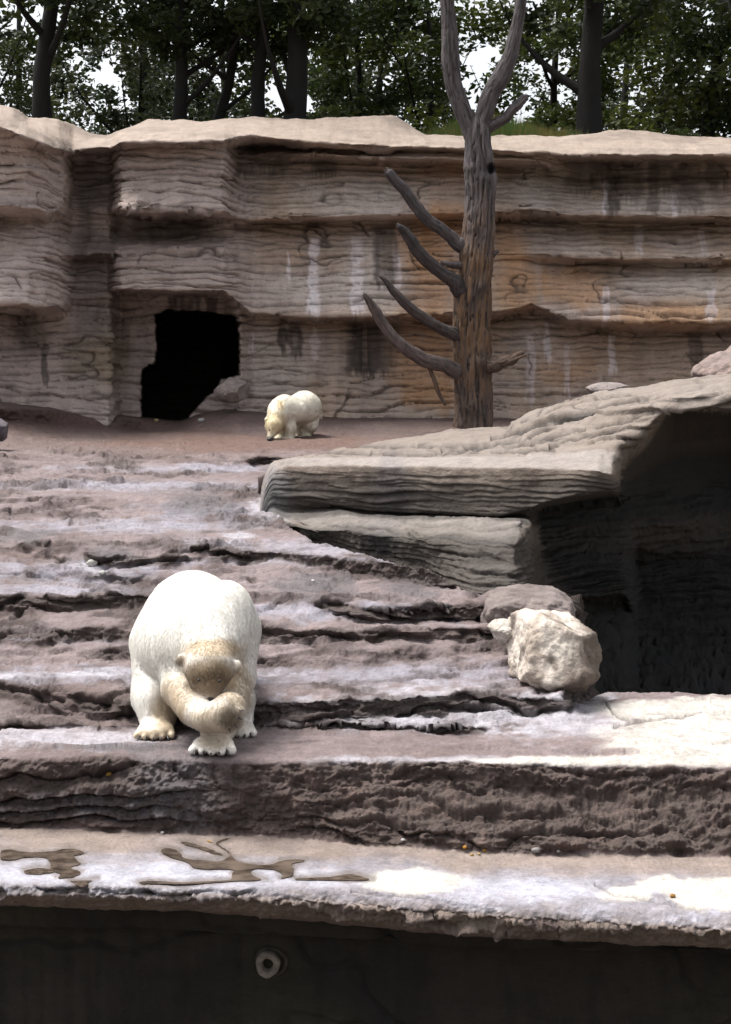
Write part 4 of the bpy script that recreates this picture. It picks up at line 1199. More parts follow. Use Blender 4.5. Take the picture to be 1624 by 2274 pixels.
# ================================================================== polar bears: one continuous surface from blended volumes
def surface_nets(field, lo, h):
    nx, ny, nz = field.shape
    s = field < 0
    c = np.zeros((nx - 1, ny - 1, nz - 1), np.int8)
    for dx in (0, 1):
        for dy in (0, 1):
            for dz in (0, 1):
                c += s[dx:nx - 1 + dx, dy:ny - 1 + dy, dz:nz - 1 + dz]
    act = (c > 0) & (c < 8)
    idx = np.full(act.shape, -1, np.int64)
    ijk = np.argwhere(act)
    idx[act] = np.arange(len(ijk))
    pos = np.zeros((len(ijk), 3)); cnt = np.zeros(len(ijk))
    corners = [(0, 0, 0), (1, 0, 0), (0, 1, 0), (1, 1, 0), (0, 0, 1), (1, 0, 1), (0, 1, 1), (1, 1, 1)]
    edges = [(0, 1), (2, 3), (4, 5), (6, 7), (0, 2), (1, 3), (4, 6), (5, 7), (0, 4), (1, 5), (2, 6), (3, 7)]
    vals = [field[ijk[:, 0] + a, ijk[:, 1] + b_, ijk[:, 2] + c_] for a, b_, c_ in corners]
    for e0, e1 in edges:
        v0, v1 = vals[e0], vals[e1]
        m = (v0 < 0) != (v1 < 0)
        t = np.where(m, v0 / (v0 - v1 + 1e-12), 0)
        p = np.array(corners[e0])[None] + t[:, None] * (np.array(corners[e1]) - np.array(corners[e0]))[None]
        pos += p * m[:, None]; cnt += m
    pos /= cnt[:, None]
    V = (ijk + pos) * h + lo
    faces = []
    for ax in range(3):
        sl0 = [slice(None)] * 3; sl1 = [slice(None)] * 3
        sl0[ax] = slice(0, -1); sl1[ax] = slice(1, None)
        cr = s[tuple(sl0)] != s[tuple(sl1)]
        e = np.argwhere(cr)
        o1, o2 = [(1, 2), (2, 0), (0, 1)][ax]
        ok = (e[:, o1] > 0) & (e[:, o2] > 0) & (e[:, o1] < act.shape[o1]) & (e[:, o2] < act.shape[o2]) & (e[:, ax] < act.shape[ax])
        e = e[ok]
        d1 = np.zeros(3, int); d1[o1] = 1
        d2 = np.zeros(3, int); d2[o2] = 1
        A = idx[tuple(e.T)]; B = idx[tuple((e - d1).T)]; Cc = idx[tuple((e - d1 - d2).T)]; D = idx[tuple((e - d2).T)]
        q = np.stack([A, B, Cc, D], -1)
        inside0 = s[tuple(e.T)]
        q = np.where(inside0[:, None], q, q[:, ::-1])
        faces.append(q[(q >= 0).all(1)])
    return V, np.concatenate(faces)


def smin(a, b_, k):
    hh = np.clip(0.5 + 0.5 * (b_ - a) / k, 0, 1)
    return b_ * (1 - hh) + a * hh - k * hh * (1 - hh)


def bear_field(prims, Q):
    f_ = np.full(Q.shape[:-1], 1e3, np.float32)
    for p in prims:
        if p[0] == 'e':
            c, r = np.array(p[1], np.float32), np.array(p[2], np.float32)
            w = (Q - c) / r
            k0 = np.sqrt((w * w).sum(-1)) + 1e-6
            k1 = np.sqrt(((w / r) ** 2).sum(-1)) + 1e-6
            d = k0 * (k0 - 1) / k1
            k = p[3]
        else:
            a, b_ = np.array(p[1], np.float32), np.array(p[2], np.float32)
            ra, rb = p[3], p[4]; k = p[5]
            ab = b_ - a
            t = np.clip(((Q - a) @ ab) / (ab @ ab), 0, 1)
            d = np.sqrt(((Q - a - t[..., None] * ab) ** 2).sum(-1)) - (ra + (rb - ra) * t)
        f_ = smin(f_, d.astype(np.float32), k)
    return f_


def fur_material(name, attr_normal=True):
    m, nt, bsd, out = new_mat(name)
    N, L = nt.nodes, nt.links
    col = N.new('ShaderNodeAttribute'); col.attribute_name = 'Col'
    L.new(col.outputs['Color'], bsd.inputs['Base Color'])
    bsd.inputs['Roughness'].default_value = 0.75
    bsd.inputs['Specular IOR Level'].default_value = 0.25
    bsd.inputs['Sheen Weight'].default_value = 0.15
    if attr_normal:
        tr = N.new('ShaderNodeBsdfTranslucent'); L.new(col.outputs['Color'], tr.inputs['Color'])
        mx = N.new('ShaderNodeMixShader'); mx.inputs[0].default_value = 0.45
        L.new(bsd.outputs[0], mx.inputs[1]); L.new(tr.outputs[0], mx.inputs[2]); L.new(mx.outputs[0], out.inputs[0])
        nn = N.new('ShaderNodeAttribute'); nn.attribute_name = 'fn'
        L.new(nn.outputs['Vector'], bsd.inputs['Normal'])
    return m


M_SKIN = fur_material('bear_undercoat', False)
M_FUR = fur_material('bear_fur', True)
M_CLAW = plain_material('claw', (0.035, 0.03, 0.027), 0.4, 0.5, 0.2, 20)
M_NOSE = plain_material('nose', (0.018, 0.016, 0.016), 0.45, 0.5, 0.2, 30)


def build_bear(prims, h, label, base_pt, tone, nfur, fur_len, fur_w, nose, eyes, claws, flow_back, colour):
    root = empty('polar_bear', base_pt)
    tag(root, label, 'polar bear', 'two polar bears in the enclosure')
    lo = np.array([1e9] * 3); hi = -lo
    for p in prims:
        if p[0] == 'e':
            lo = np.minimum(lo, np.array(p[1]) - p[2]); hi = np.maximum(hi, np.array(p[1]) + p[2])
        else:
            for a, r in ((p[1], p[3]), (p[2], p[4])):
                lo = np.minimum(lo, np.array(a) - r); hi = np.maximum(hi, np.array(a) + r)
    lo -= 4 * h; hi += 4 * h
    ax = [np.arange(lo[i], hi[i], h, dtype=np.float32) for i in range(3)]
    Q = np.stack(np.meshgrid(*ax, indexing='ij'), -1)
    fld = bear_field(prims, Q)
    del Q
    V, Fq = surface_nets(fld, lo, h)

    def nrm(P_):
        e = h * 0.8
        g = np.stack([bear_field(prims, P_ + np.eye(3, dtype=np.float32)[i] * e) - bear_field(prims, P_ - np.eye(3, dtype=np.float32)[i] * e) for i in range(3)], -1)
        return g / (np.linalg.norm(g, axis=1)[:, None] + 1e-9)
    Nn = nrm(V.astype(np.float32))
    # loose skin and coat: low relief, then combed streaks
    V = V + Nn * (0.35 * fur_len * fbm(V / (fur_len * 7.0) + 3, 2))[:, None]
    C_ = colour(V, Nn)
    body_o = make_mesh('body', V, Fq, M_SKIN, parent=root, cols=C_, origin=base_pt)
    # coat of tapered locks lying along the body
    rng = np.random.default_rng(5)
    tri = Fq
    pa = V[tri]
    area = np.linalg.norm(np.cross(pa[:, 2] - pa[:, 0], pa[:, 3] - pa[:, 1]), axis=1)
    ids = rng.choice(len(tri), nfur, p=area / area.sum())
    w = rng.dirichlet((1, 1, 1, 1), nfur)
    b0 = (pa[ids] * w[..., None]).sum(1); n0 = (Nn[tri[ids]] * w[..., None]).sum(1)
    n0 /= np.linalg.norm(n0, axis=1)[:, None]
    c0 = (C_[tri[ids]] * w[..., None]).sum(1)
    fl = np.array(flow_back)[None] + rng.normal(size=(nfur, 3)) * 0.22 + 0.5 * np.stack([fbm(b0 * 4 + s_, 2) for s_ in (1, 30, 60)], -1)
    fl -= n0 * (fl * n0).sum(1)[:, None]
    fl /= np.linalg.norm(fl, axis=1)[:, None] + 1e-6
    lens = fur_len * rng.uniform(0.55, 1.25, nfur)
    # shorter coat on face and feet
    lens *= tone(b0)
    lift = rng.uniform(0.05, 0.22, nfur)
    side = np.cross(n0, fl)
    ang = rng.normal(size=nfur) * 0.5
    side = side * np.cos(ang)[:, None] + n0 * np.sin(ang)[:, None]
    wd = fur_w * rng.uniform(0.6, 1.3, nfur)
    p1 = b0 + (fl * 0.55 + n0 * lift[:, None] * 0.8) * lens[:, None]
    p2 = b0 + (fl * 1.0 + n0 * lift[:, None] * 0.75 + np.array([0, 0, -0.12])) * lens[:, None]
    bb0 = b0 - n0 * 0.004
    VV = np.stack([bb0 - side * wd[:, None] / 2, bb0 + side * wd[:, None] / 2, p1 + side * wd[:, None] * .42, p1 - side * wd[:, None] * .42, p2], 1).reshape(-1, 3)
    k = np.arange(nfur)[:, None] * 5
    q4 = k + np.array([[0, 1, 2, 3]]); q3 = k + np.array([[3, 2, 4]])
    sh = rng.uniform(0.955, 1.02, nfur)
    cc = np.clip(np.repeat(c0 * sh[:, None], 5, 0), 0, 0.93)
    fnm = n0 + fl * 0.06 + rng.normal(size=(nfur, 3)) * 0.05
    fnm /= np.linalg.norm(fnm, axis=1)[:, None]
    fur = make_mesh('fur', VV, [q4, q3], M_FUR, parent=root, cols=cc, attrs={'fn': np.repeat(fnm, 5, 0)}, origin=base_pt)
    fur['kind'] = 'stuff'

    def blob(name, c, r, mat, parent):
        v, f_ = ico(2)
        return make_mesh(name, v * np.array(r) + np.array(c), f_, mat, parent=parent, origin=c)
    blob('nose', nose[0], nose[1], M_NOSE, root)
    for e in eyes:
        blob('eye', e[0], e[1], M_NOSE, root)
    for a, b_, r in claws:
        Vc, fc, _, _ = tube([tuple(a) + (r,), tuple((np.array(a) * .45 + np.array(b_) * .55) + np.array([0, 0, 0.15 * r * 3])) + (r * .75,), tuple(b_) + (r * 0.12,)], 8, 8, 0.0, 1, 1)
        make_mesh('claw', Vc, fc, M_CLAW, parent=root, origin=Vc.mean(0))
    return root


FLOOR0 = 0.0


def A(x, y, d):
    return at(x, y, d)


def foot(px_, zb, d):
    """point on height zb at reference column px_ and distance d"""
    return np.array([(px_ - CX) / F * (d * cp - (zb - EYE) * sp), d, zb])


def claws_for(c, n, spread, r, length, fwd=(0, -1, 0)):
    out = []
    for i in range(n):
        t = (i - (n - 1) / 2) / max(1, (n - 1) / 2)
        a = np.array(c) + np.array([t * spread, 0.02 * t * t, 0])
        out.append((a, a + np.array(fwd) * length + np.array([t * 0.012, 0, -0.022]), r))
    return out


def leg(prims, pts, k=0.05):
    for (a, ra), (b_, rb) in zip(pts[:-1], pts[1:]):
        prims.append(('c', a, b_, ra, rb, k))


def paw(prims, c, w, l, h_, toes=4, fwd=(0, -1)):
    """broad paw with separate toes; c is on the ground under the wrist"""
    c = np.array(c); fx, fy = fwd
    s_ = np.array([-fy, fx, 0]); fv = np.array([fx, fy, 0])
    prims.append(('e', c + fv * l * 0.30 + np.array([0, 0, h_ * 0.52]), (w * 0.52 if abs(fy) > .5 else l * .55, l * 0.55 if abs(fy) > .5 else w * .52, h_ * 0.55), 0.05))
    for i in range(toes + 1):
        t = (i - toes / 2) / (toes / 2)
        b0 = c + fv * l * 0.35 + s_ * t * w * 0.40 + np.array([0, 0, h_ * 0.42])
        b1 = c + fv * l * (0.80 - 0.16 * t * t) + s_ * t * w * 0.50 + np.array([0, 0, h_ * 0.30])
        prims.append(('c', b0, b1, h_ * 0.34, h_ * 0.28, 0.009))


# ---- near bear: facing us, head bowed, right forepaw raised across its face
ff = foot(476, 0.0, 10.26)       # standing left forefoot
hr = foot(350, 0.0, 10.72)       # right hind foot
hl = foot(536, 0.0, 10.80)       # left hind foot
pr = []
pr.append(('e', A(428, 1412, 11.45), (0.405, 0.55, 0.50), 0.05))         # rump
pr.append(('e', A(428, 1418, 11.15), (0.412, 0.60, 0.395), 0.12))         # barrel
pr.append(('e', A(462, 1440, 10.85), (0.315, 0.42, 0.43), 0.12))         # chest
pr.append(('e', A(505, 1372, 10.95), (0.20, 0.30, 0.27), 0.10))          # left shoulder
pr.append(('e', A(400, 1440, 10.90), (0.20, 0.28, 0.26), 0.10))          # right shoulder
pr.append(('c', A(478, 1385, 10.85), A(468, 1462, 10.48), 0.25, 0.19, 0.10))   # neck
leg(pr, [(A(366, 1440, 11.25), 0.26), (A(350, 1545, 10.98), 0.165), (foot(350, 0.22, 10.86), 0.125), (foot(350, 0.09, 10.80), 0.125)], 0.10)
leg(pr, [(A(490, 1460, 11.35), 0.22), (A(512, 1560, 11.10), 0.13), (foot(532, 0.22, 10.94), 0.10), (foot(534, 0.09, 10.88), 0.10)], 0.07)
leg(pr, [(A(520, 1400, 10.95), 0.20), (A(518, 1500, 10.78), 0.155), (A(500, 1590, 10.50), 0.125), (foot(482, 0.10, 10.36), 0.115)], 0.05)
paw(pr, hr, 0.25, 0.27, 0.105)
paw(pr, hl, 0.20, 0.24, 0.09)
paw(pr, ff, 0.27, 0.24, 0.11)
# raised right arm: shoulder, elbow, forearm coming across, bent paw
leg(pr, [(A(404, 1470, 10.80), 0.165), (A(402, 1530, 10.55), 0.135)], 0.06)
leg(pr, [(A(402, 1530, 10.55), 0.132), (A(430, 1576, 10.20), 0.104), (A(464, 1594, 10.00), 0.094), (A(498, 1588, 9.92), 0.118), (A(510, 1572, 9.94), 0.108)], 0.022)
for i, (dx, dy) in enumerate([(0, 30), (12, 24), (20, 10), (22, -6)]):
    pr.append(('c', A(506, 1584, 9.90), A(506 + dx, 1584 + dy, 9.86), 0.07, 0.034, 0.018))
# head
pr.append(('e', A(464, 1478, 10.33), (0.178, 0.165, 0.155), 0.05))
pr.append(('e', A(466, 1503, 10.27), (0.140, 0.13, 0.12), 0.05))
pr.append(('c', A(464, 1506, 10.24), A(463, 1544, 10.22), 0.094, 0.062, 0.04))
for ex, ey in ((404, 1464), (524, 1478)):
    pr.append(('c', A(ex + (8 if ex < 450 else -8), ey + 4, 10.36), A(ex, ey, 10.36), 0.045, 0.040, 0.018))


def near_col(V, Nn):
    x, y = project(V)
    nz_ = fbm(V * 5, 3)
    c = np.tile(np.array((0.91, 0.885, 0.83), np.float32), (len(V), 1))
    yel = np.zeros(len(V))
    for cx, cy, rx, ry, k in [(475, 1440, 56, 22, .7), (470, 1505, 62, 44, .9), (378, 1590, 40, 80, .7), (478, 1600, 70, 45, .55), (478, 1640, 45, 26, .6), (350, 1632, 60, 16, .7), (424, 1520, 40, 40, .55), (530, 1530, 30, 60, .6)]:
        front = sst(11.3, 10.7, V[:, 1])
        yel = np.maximum(yel, k * front * ellipse_mask(x, y, cx, cy, rx, ry, 0.5, nz_, 0.6))
    c = lerp(c, (0.46, 0.325, 0.165), np.clip(yel, 0, 1))
    c = lerp(c, (0.115, 0.080, 0.050), 0.92 * ellipse_mask(x, y, 467, 1508, 52, 40, 0.6, nz_, 0.5) * (V[:, 1] < 10.5))  # face shade painted into the fur as dark brown
    c = lerp(c, (0.17, 0.13, 0.09), 0.85 * ellipse_mask(x, y, 512, 1594, 24, 26, 0.6, nz_, 0.5) * (V[:, 1] < 10.3))  # raised paw darkened in the same way
    # brownish muzzle, bare dark inner ear
    c = lerp(c, (0.30, 0.235, 0.17), 0.6 * ellipse_mask(x, y, 462, 1535, 34, 26, 0.5, nz_, 0.5) * (V[:, 1] < 10.5))
    c = lerp(c, (0.28, 0.21, 0.14), 0.85 * ellipse_mask(x, y, 402, 1464, 13, 13, 0.5) * (V[:, 1] < 10.5))
    return c


def near_tone(P_):
    x, y = project(P_)
    face_ = ellipse_mask(x, y, 465, 1500, 70, 55, 0.4) * (P_[:, 1] < 10.6)
    feet = 1 - sst(0.05, 0.2, P_[:, 2])
    return 1 - 0.55 * np.maximum(face_, feet)


cl = claws_for(ff + np.array([0, -0.19, 0.03]), 5, 0.105, 0.011, 0.045) + claws_for(hr + np.array([0, -0.215, 0.03]), 5, 0.10, 0.010, 0.04) \
    + claws_for(hl + np.array([0, -0.19, 0.03]), 5, 0.08, 0.010, 0.04)
for i, (dx, dy) in enumerate([(0, 30), (12, 24), (20, 10), (22, -6)]):
    a = A(506 + dx, 1584 + dy, 9.84); cl.append((a, a + np.array([0.02 + 0.01 * i, -0.015, -0.035 + 0.012 * i]), 0.009))
build_bear(pr, 0.0125, 'large cream polar bear on the near terrace, head bowed behind its raised forepaw', ff + np.array([0, 0.4, 0]), near_tone,
           130000, 0.036, 0.0036,
           (A(463, 1556, 10.165), (0.042, 0.030, 0.030)),
           [(A(442, 1510, 10.135), (0.011, 0.008, 0.009)), (A(488, 1512, 10.135), (0.011, 0.008, 0.009))],
           cl, (0.0, 0.15, -1.0), near_col)

# ---- far bear: standing three-quarter view, nose to the ground
zf = float(at(640, 980, 31.0)[2])


def B(x, y, d):
    return at(x, y, d)


def ffoot(px_, d):
    return np.array([(px_ - CX) / F * d, d, zf])


pf = []
pf.append(('e', B(677, 905, 31.75), (0.345, 0.52, 0.355), 0.05))
pf.append(('e', B(655, 911, 31.4), (0.33, 0.52, 0.30), 0.12))
pf.append(('e', B(630, 912, 31.05), (0.29, 0.34, 0.325), 0.12))
pf.append(('c', B(622, 915, 30.95), B(610, 938, 30.7), 0.24, 0.17, 0.10))
pf.append(('e', B(608, 945, 30.6), (0.175, 0.20, 0.165), 0.06))
pf.append(('c', B(605, 955, 30.5), B(600, 972, 30.42), 0.105, 0.062, 0.05))
for ex, ey in ((592, 931), (614, 937)):
    pf.append(('c', B(ex + (3 if ex < 600 else -2), ey + 3, 30.62), B(ex, ey, 30.58), 0.05, 0.042, 0.02))
leg(pf, [(B(640, 925, 31.0), 0.17), (B(645, 950, 30.95), 0.115), (B(645, 972, 30.93), 0.098)], 0.05)
leg(pf, [(B(622, 928, 31.35), 0.15), (B(625, 955, 31.35), 0.10), (B(627, 974, 31.35), 0.095)], 0.04)
leg(pf, [(B(690, 918, 31.85), 0.22), (B(690, 945, 31.75), 0.14), (B(683, 958, 31.85), 0.105), (B(680, 970, 31.75), 0.10)], 0.05)
leg(pf, [(B(665, 925, 32.0), 0.17), (B(664, 950, 32.1), 0.12), (B(665, 968, 32.1), 0.10)], 0.04)
paw(pf, ffoot(642, 30.95), 0.20, 0.26, 0.10, fwd=(-0.75, -0.66))
paw(pf, ffoot(624, 31.3), 0.19, 0.24, 0.10, fwd=(-0.75, -0.66))
paw(pf, ffoot(678, 31.7), 0.20, 0.27, 0.10, fwd=(-0.75, -0.66))
paw(pf, ffoot(664, 32.05), 0.19, 0.25, 0.10, fwd=(-0.75, -0.66))
pf.append(('c', B(707, 915, 31.95), B(711, 925, 31.95), 0.07, 0.04, 0.03))


def far_col(V, Nn):
    x, y = project(V)
    c = np.tile(np.array((0.88, 0.84, 0.74), np.float32), (len(V), 1))
    n_ = fbm(V * 3, 3)
    yel = np.maximum(ellipse_mask(x, y, 610, 940, 26, 30, 0.5, n_, 0.5) * 0.65, ellipse_mask(x, y, 622, 897, 9, 14, 0.5, n_, 0.5) * 0.7)
    yel = np.maximum(yel, 0.35 * sst(930, 975, y))
    c = lerp(c, (0.62, 0.48, 0.24), yel)
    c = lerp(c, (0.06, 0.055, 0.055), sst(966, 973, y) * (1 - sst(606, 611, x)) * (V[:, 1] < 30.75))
    return c


build_bear(pf, 0.022, 'small distant polar bear sniffing the brown floor before the back wall', ffoot(650, 31.3), lambda P_: np.ones(len(P_)),
           16000, 0.055, 0.016,
           (B(599, 976, 30.36), (0.05, 0.04, 0.04)),
           [(B(598, 955, 30.40), (0.018, 0.014, 0.016)), (B(612, 956, 30.45), (0.018, 0.014, 0.016))],
           [(ffoot(x_, 30.95 + 0.0) + np.array([-0.17, -0.13 + 0.03 * i, 0.02]), ffoot(x_, 30.95) + np.array([-0.22, -0.16 + 0.03 * i, 0.0]), 0.014) for x_ in (642,) for i in range(4)],
           (0.5, 0.3, -0.8), far_col)

# ================================================================== the wooded bank above the wall
BANKZ = 8.75
M_BANK = plain_material('bank_soil', (0.075, 0.07, 0.035), 0.95, 0.1, 0.4, 1.5, 0.3)
n1, n2 = 160, 60
bx, by = np.meshgrid(np.linspace(-60, 60, n1), 37.6 + (np.linspace(0, 1, n2) ** 2) * 260)
bz = np.interp(by, [37, 38.5, 41, 60, 300], [8.3, 8.55, 8.75, 8.6, 8.0]) + 0.18 * fbm(np.stack([bx * 0.35, by * 0.35, 0 * bx], -1), 3)
bz = bz + 0.75 * np.exp(-((bx - 3.3) / 2.2) ** 2) * np.exp(-((by - 40.5) / 2.5) ** 2)
tag(make_mesh('bank', np.stack([bx, by, bz], -1), grid_faces(n2, n1), M_BANK), kind='structure')


def leaf_material(name, c0, trans=0.35):
    m, nt, bsd, out = new_mat(name)
    N, L = nt.nodes, nt.links
    col = N.new('ShaderNodeAttribute'); col.attribute_name = 'Col'
    L.new(col.outputs['Color'], bsd.inputs['Base Color'])
    bsd.inputs['Roughness'].default_value = 0.55
    bsd.inputs['Specular IOR Level'].default_value = 0.25
    tr = N.new('ShaderNodeBsdfTranslucent')
    hs = N.new('ShaderNodeHueSaturation'); hs.inputs['Value'].default_value = 1.3; hs.inputs['Hue'].default_value = 0.485
    L.new(col.outputs['Color'], hs.inputs['Color']); L.new(hs.outputs[0], tr.inputs['Color'])
    mx = N.new('ShaderNodeMixShader'); mx.inputs[0].default_value = trans
    L.new(bsd.outputs[0], mx.inputs[1]); L.new(tr.outputs[0], mx.inputs[2])
    L.new(mx.outputs[0], out.inputs[0])
    return m


M_LEAF = leaf_material('leaves', None)
M_BARK = rock_material('bark', fine=10, coarse=3, bump=0.6, bdist=0.05, grain=0.4, stretch=(2, 2, 0.4))


def leaves(centers, radii, per, size, rng, tint, squash=0.7):
    """many folded leaf blades in clumps"""
    cs = np.repeat(centers, per, 0); rs = np.repeat(radii, per)
    nL_ = len(cs)
    off = rng.normal(size=(nL_, 3)); off /= np.linalg.norm(off, axis=1)[:, None]
    off *= (rng.uniform(0, 1, nL_) ** 0.45)[:, None]
    p = cs + off * rs[:, None] * np.array([1, 1, squash])
    a = rng.normal(size=(nL_, 3)); a[:, 2] *= 0.5; a[:, 2] -= 0.25
    a /= np.linalg.norm(a, axis=1)[:, None]
    b_ = np.cross(a, rng.normal(size=(nL_, 3))); b_ /= np.linalg.norm(b_, axis=1)[:, None]
    nn = np.cross(a, b_)
    s_ = size * rng.uniform(0.6, 1.3, nL_)[:, None]
    V = np.stack([p - a * s_ * .5, p + b_ * s_ * .27 + nn * s_ * .07, p + a * s_ * .5, p - b_ * s_ * .27 + nn * s_ * .07], 1).reshape(-1, 3)
    k = np.arange(nL_)[:, None] * 4
    f_ = np.concatenate([k + np.array([[0, 1, 2]]), k + np.array([[0, 2, 3]])])
    ct = np.repeat(rng.uniform(0.6, 1.35, len(centers)), per) * rng.uniform(0.75, 1.25, nL_)
    hue = np.repeat(rng.uniform(0, 1, len(centers)), per)[:, None]
    c = np.asarray(tint)[None] * 0.62 * ct[:, None] * (1 + hue * np.array([[0.45, 0.12, -0.15]]))
    return V, f_, np.repeat(c, 4, 0)


def crown_mesh(seed, R_, z0, z1, nclump, per, size, tint):
    rng = np.random.default_rng(seed)
    c = []
    while len(c) < nclump:
        p = rng.uniform(-1, 1, 3)
        if p[0] ** 2 + p[1] ** 2 > 1:
            continue
        z = z0 + (z1 - z0) * (p[2] * 0.5 + 0.5)
        w = math.sqrt(max(0.05, 1 - (abs(2 * (z - z0) / (z1 - z0) - 1)) ** 3))
        c.append((p[0] * R_ * w, p[1] * R_ * w, z))
    c = np.array(c)
    r = rng.uniform(0.5, 1.05, nclump)
    return leaves(c, r, per, size, rng, tint)


def tree_trunk(seed, h_, r0, lean=(0, 0), limbs=5, low=1.2):
    rng = np.random.default_rng(seed)
    V, Fs, G_ = [], [], []
    off = 0

    def add(pts, nr_, ns_, amp):
        nonlocal off
        v, f_, g, co = tube(pts, nr_, ns_, amp, 5, seed, 0.15)
        V.append(v); G_.append(g)
        for q in f_:
            Fs.append(q + off)
        off += len(v)
    pts = [(0, 0, -0.4, r0 * 1.35), (0, 0, 0.3, r0 * 1.08)]
    for t in (0.25, 0.5, 0.75, 1.0):
        pts.append((lean[0] * t + rng.normal() * 0.12, lean[1] * t + rng.normal() * 0.12, h_ * t, r0 * (1 - 0.7 * t)))
    add(pts, 40, 18, 0.07)
    for i in range(limbs):
        z = rng.uniform(low, h_ * 0.8); a = rng.uniform(0, 6.28)
        ln = rng.uniform(1.2, 2.8); t = z / h_
        x0, y0 = lean[0] * t, lean[1] * t
        add([(x0, y0, z, r0 * .42), (x0 + math.cos(a) * ln * .5, y0 + math.sin(a) * ln * .5, z + ln * .35, r0 * .28),
             (x0 + math.cos(a) * ln, y0 + math.sin(a) * ln, z + ln * .9, r0 * .12), (x0 + math.cos(a) * ln * 1.3, y0 + math.sin(a) * ln * 1.3, z + ln * 1.5, r0 * .05)], 18, 10, 0.06)
    return np.vstack(V), Fs, np.concatenate(G_)


TINTS = [(0.030, 0.050, 0.017), (0.045, 0.075, 0.020), (0.036, 0.055, 0.026), (0.060, 0.090, 0.022)]
CROWN = []
for i, t in enumerate(TINTS):
    V, f_, c = crown_mesh(30 + i, 3.1, 0.9, 8.5, 50, 120, 0.25, t)
    CROWN.append((V, f_, c))
V, f_, c = crown_mesh(77, 3.0, 3.4, 9.5, 42, 120, 0.25, TINTS[0])
CROWN.append((V, f_, c))
crown_data = {}


def leafy(name, child, data, loc, scale, rot, parent):
    if data not in crown_data:
        V, f_, c = CROWN[data]
        o = make_mesh(child, V, f_, M_LEAF, cols=c, smooth=False)
        crown_data[data] = o.data
    else:
        o = bpy.data.objects.new(child, crown_data[data]); COL.objects.link(o)
    o.parent = parent
    o.scale = scale; o.rotation_euler = (0, 0, rot); o.location = (0, 0, 0)
    return o


TREES = [
    # px of trunk, distance, trunk radius, height, lean, crown type, scale, label
    (8, 47, 0.12, 8, (-0.5, 0), 0, 0.55, 'thin trunked tree at the far left frame edge above the wall'),
    (112, 41, 0.28, 9, (0.3, 0), 4, 1.0, 'broad shadowy tree above the left rock mass, left of the gap in the wall top'),
    (310, 52, 0.22, 9, (0.4, 0), 2, 1.0, 'dark leafy tree behind the dip in the left part of the wall top'),
    (398, 41.5, 0.22, 9, (0.2, 0), 4, 1.0, 'dark straight tree above the carved block over the den'),
    (462, 42, 0.17, 9, (2.2, 0), 4, 0.9, 'slanting dark tree leaning right, left of the pair of straight trunks'),
    (580, 41, 0.22, 9, (-0.1, 0), 4, 0.9, 'slim straight trunk, left one of the close pair above the wall'),
    (652, 40.5, 0.33, 10, (0.15, 0), 4, 1.0, 'stout dark trunk, right one of the close pair above the wall'),
    (790, 50, 0.16, 8, (0.3, 0), 1, 1.0, 'mid green leafy tree behind the raised hump of the wall top'),
    (922, 48, 0.13, 8, (0.4, 0), 1, 1.0, 'slender sinuous tree left of the dead tree fork'),
    (1215, 52, 0.18, 9, (0.2, 0), 3, 0.9, 'bright green tree just right of the dead tree side stub'),
    (1300, 41, 0.36, 10, (-0.1, 0), 4, 1.05, 'thick blackish trunk rising right of the dead tree'),
    (1430, 50, 0.2, 9, (1.2, 0), 1, 1.0, 'mid green tree right of the thick blackish trunk'),
    (1560, 46, 0.24, 9, (0.8, 0), 3, 1.0, 'yellow green tree leaning above the right end of the wall'),
    (1680, 44, 0.3, 9, (-1.6, 0), 0, 1.0, 'tree reaching dark limbs in from the right frame edge'),
    (345, 60, 0.2, 9, (0, 0), 2, 1.05, 'far tree filling the background left of the slanting dark tree'),
    (60, 56, 0.2, 9, (0, 0), 0, 0.85, 'far tree in the upper left corner behind the broad shadowy tree'),
    (500, 57, 0.2, 9, (0, 0), 0, 0.95, 'far tree filling the gap right of the slanting dark tree'),
    (850, 56, 0.2, 9, (0, 0), 2, 1.0, 'far tree rising behind the raised hump of the wall top'),
    (720, 64, 0.25, 10, (0, 0), 2, 1.2, 'far tree filling the background right of the stout dark trunk'),
    (1380, 62, 0.25, 10, (0, 0), 2, 1.2, 'far dark tree behind the thick blackish trunk'),
]
for i, (tx, d, r0, h_, lean, ct, sc, lab) in enumerate(TREES):
    x = (tx - CX) / F * d
    z = float(np.interp(d, [37, 38.5, 41, 60, 300], [8.3, 8.55, 8.75, 8.6, 8.0]))
    root = empty('tree', (x, d, z))
    tag(root, lab, 'tree', 'trees on the bank above the wall')
    V, Fs, g = tree_trunk(100 + i, h_, r0, lean, 6)
    c = np.tile(np.array((0.007, 0.006, 0.0055), np.float32), (len(V), 1)) * (1 + 0.5 * g[:, None])
    tr = make_mesh('trunk', V, Fs, M_BARK, cols=c, attrs={'wet': np.zeros(len(V))})
    tr.parent = root
    leafy('tree', 'crown', ct, None, (sc * random.uniform(.9, 1.1), sc, sc), random.uniform(0, 6.28), root)

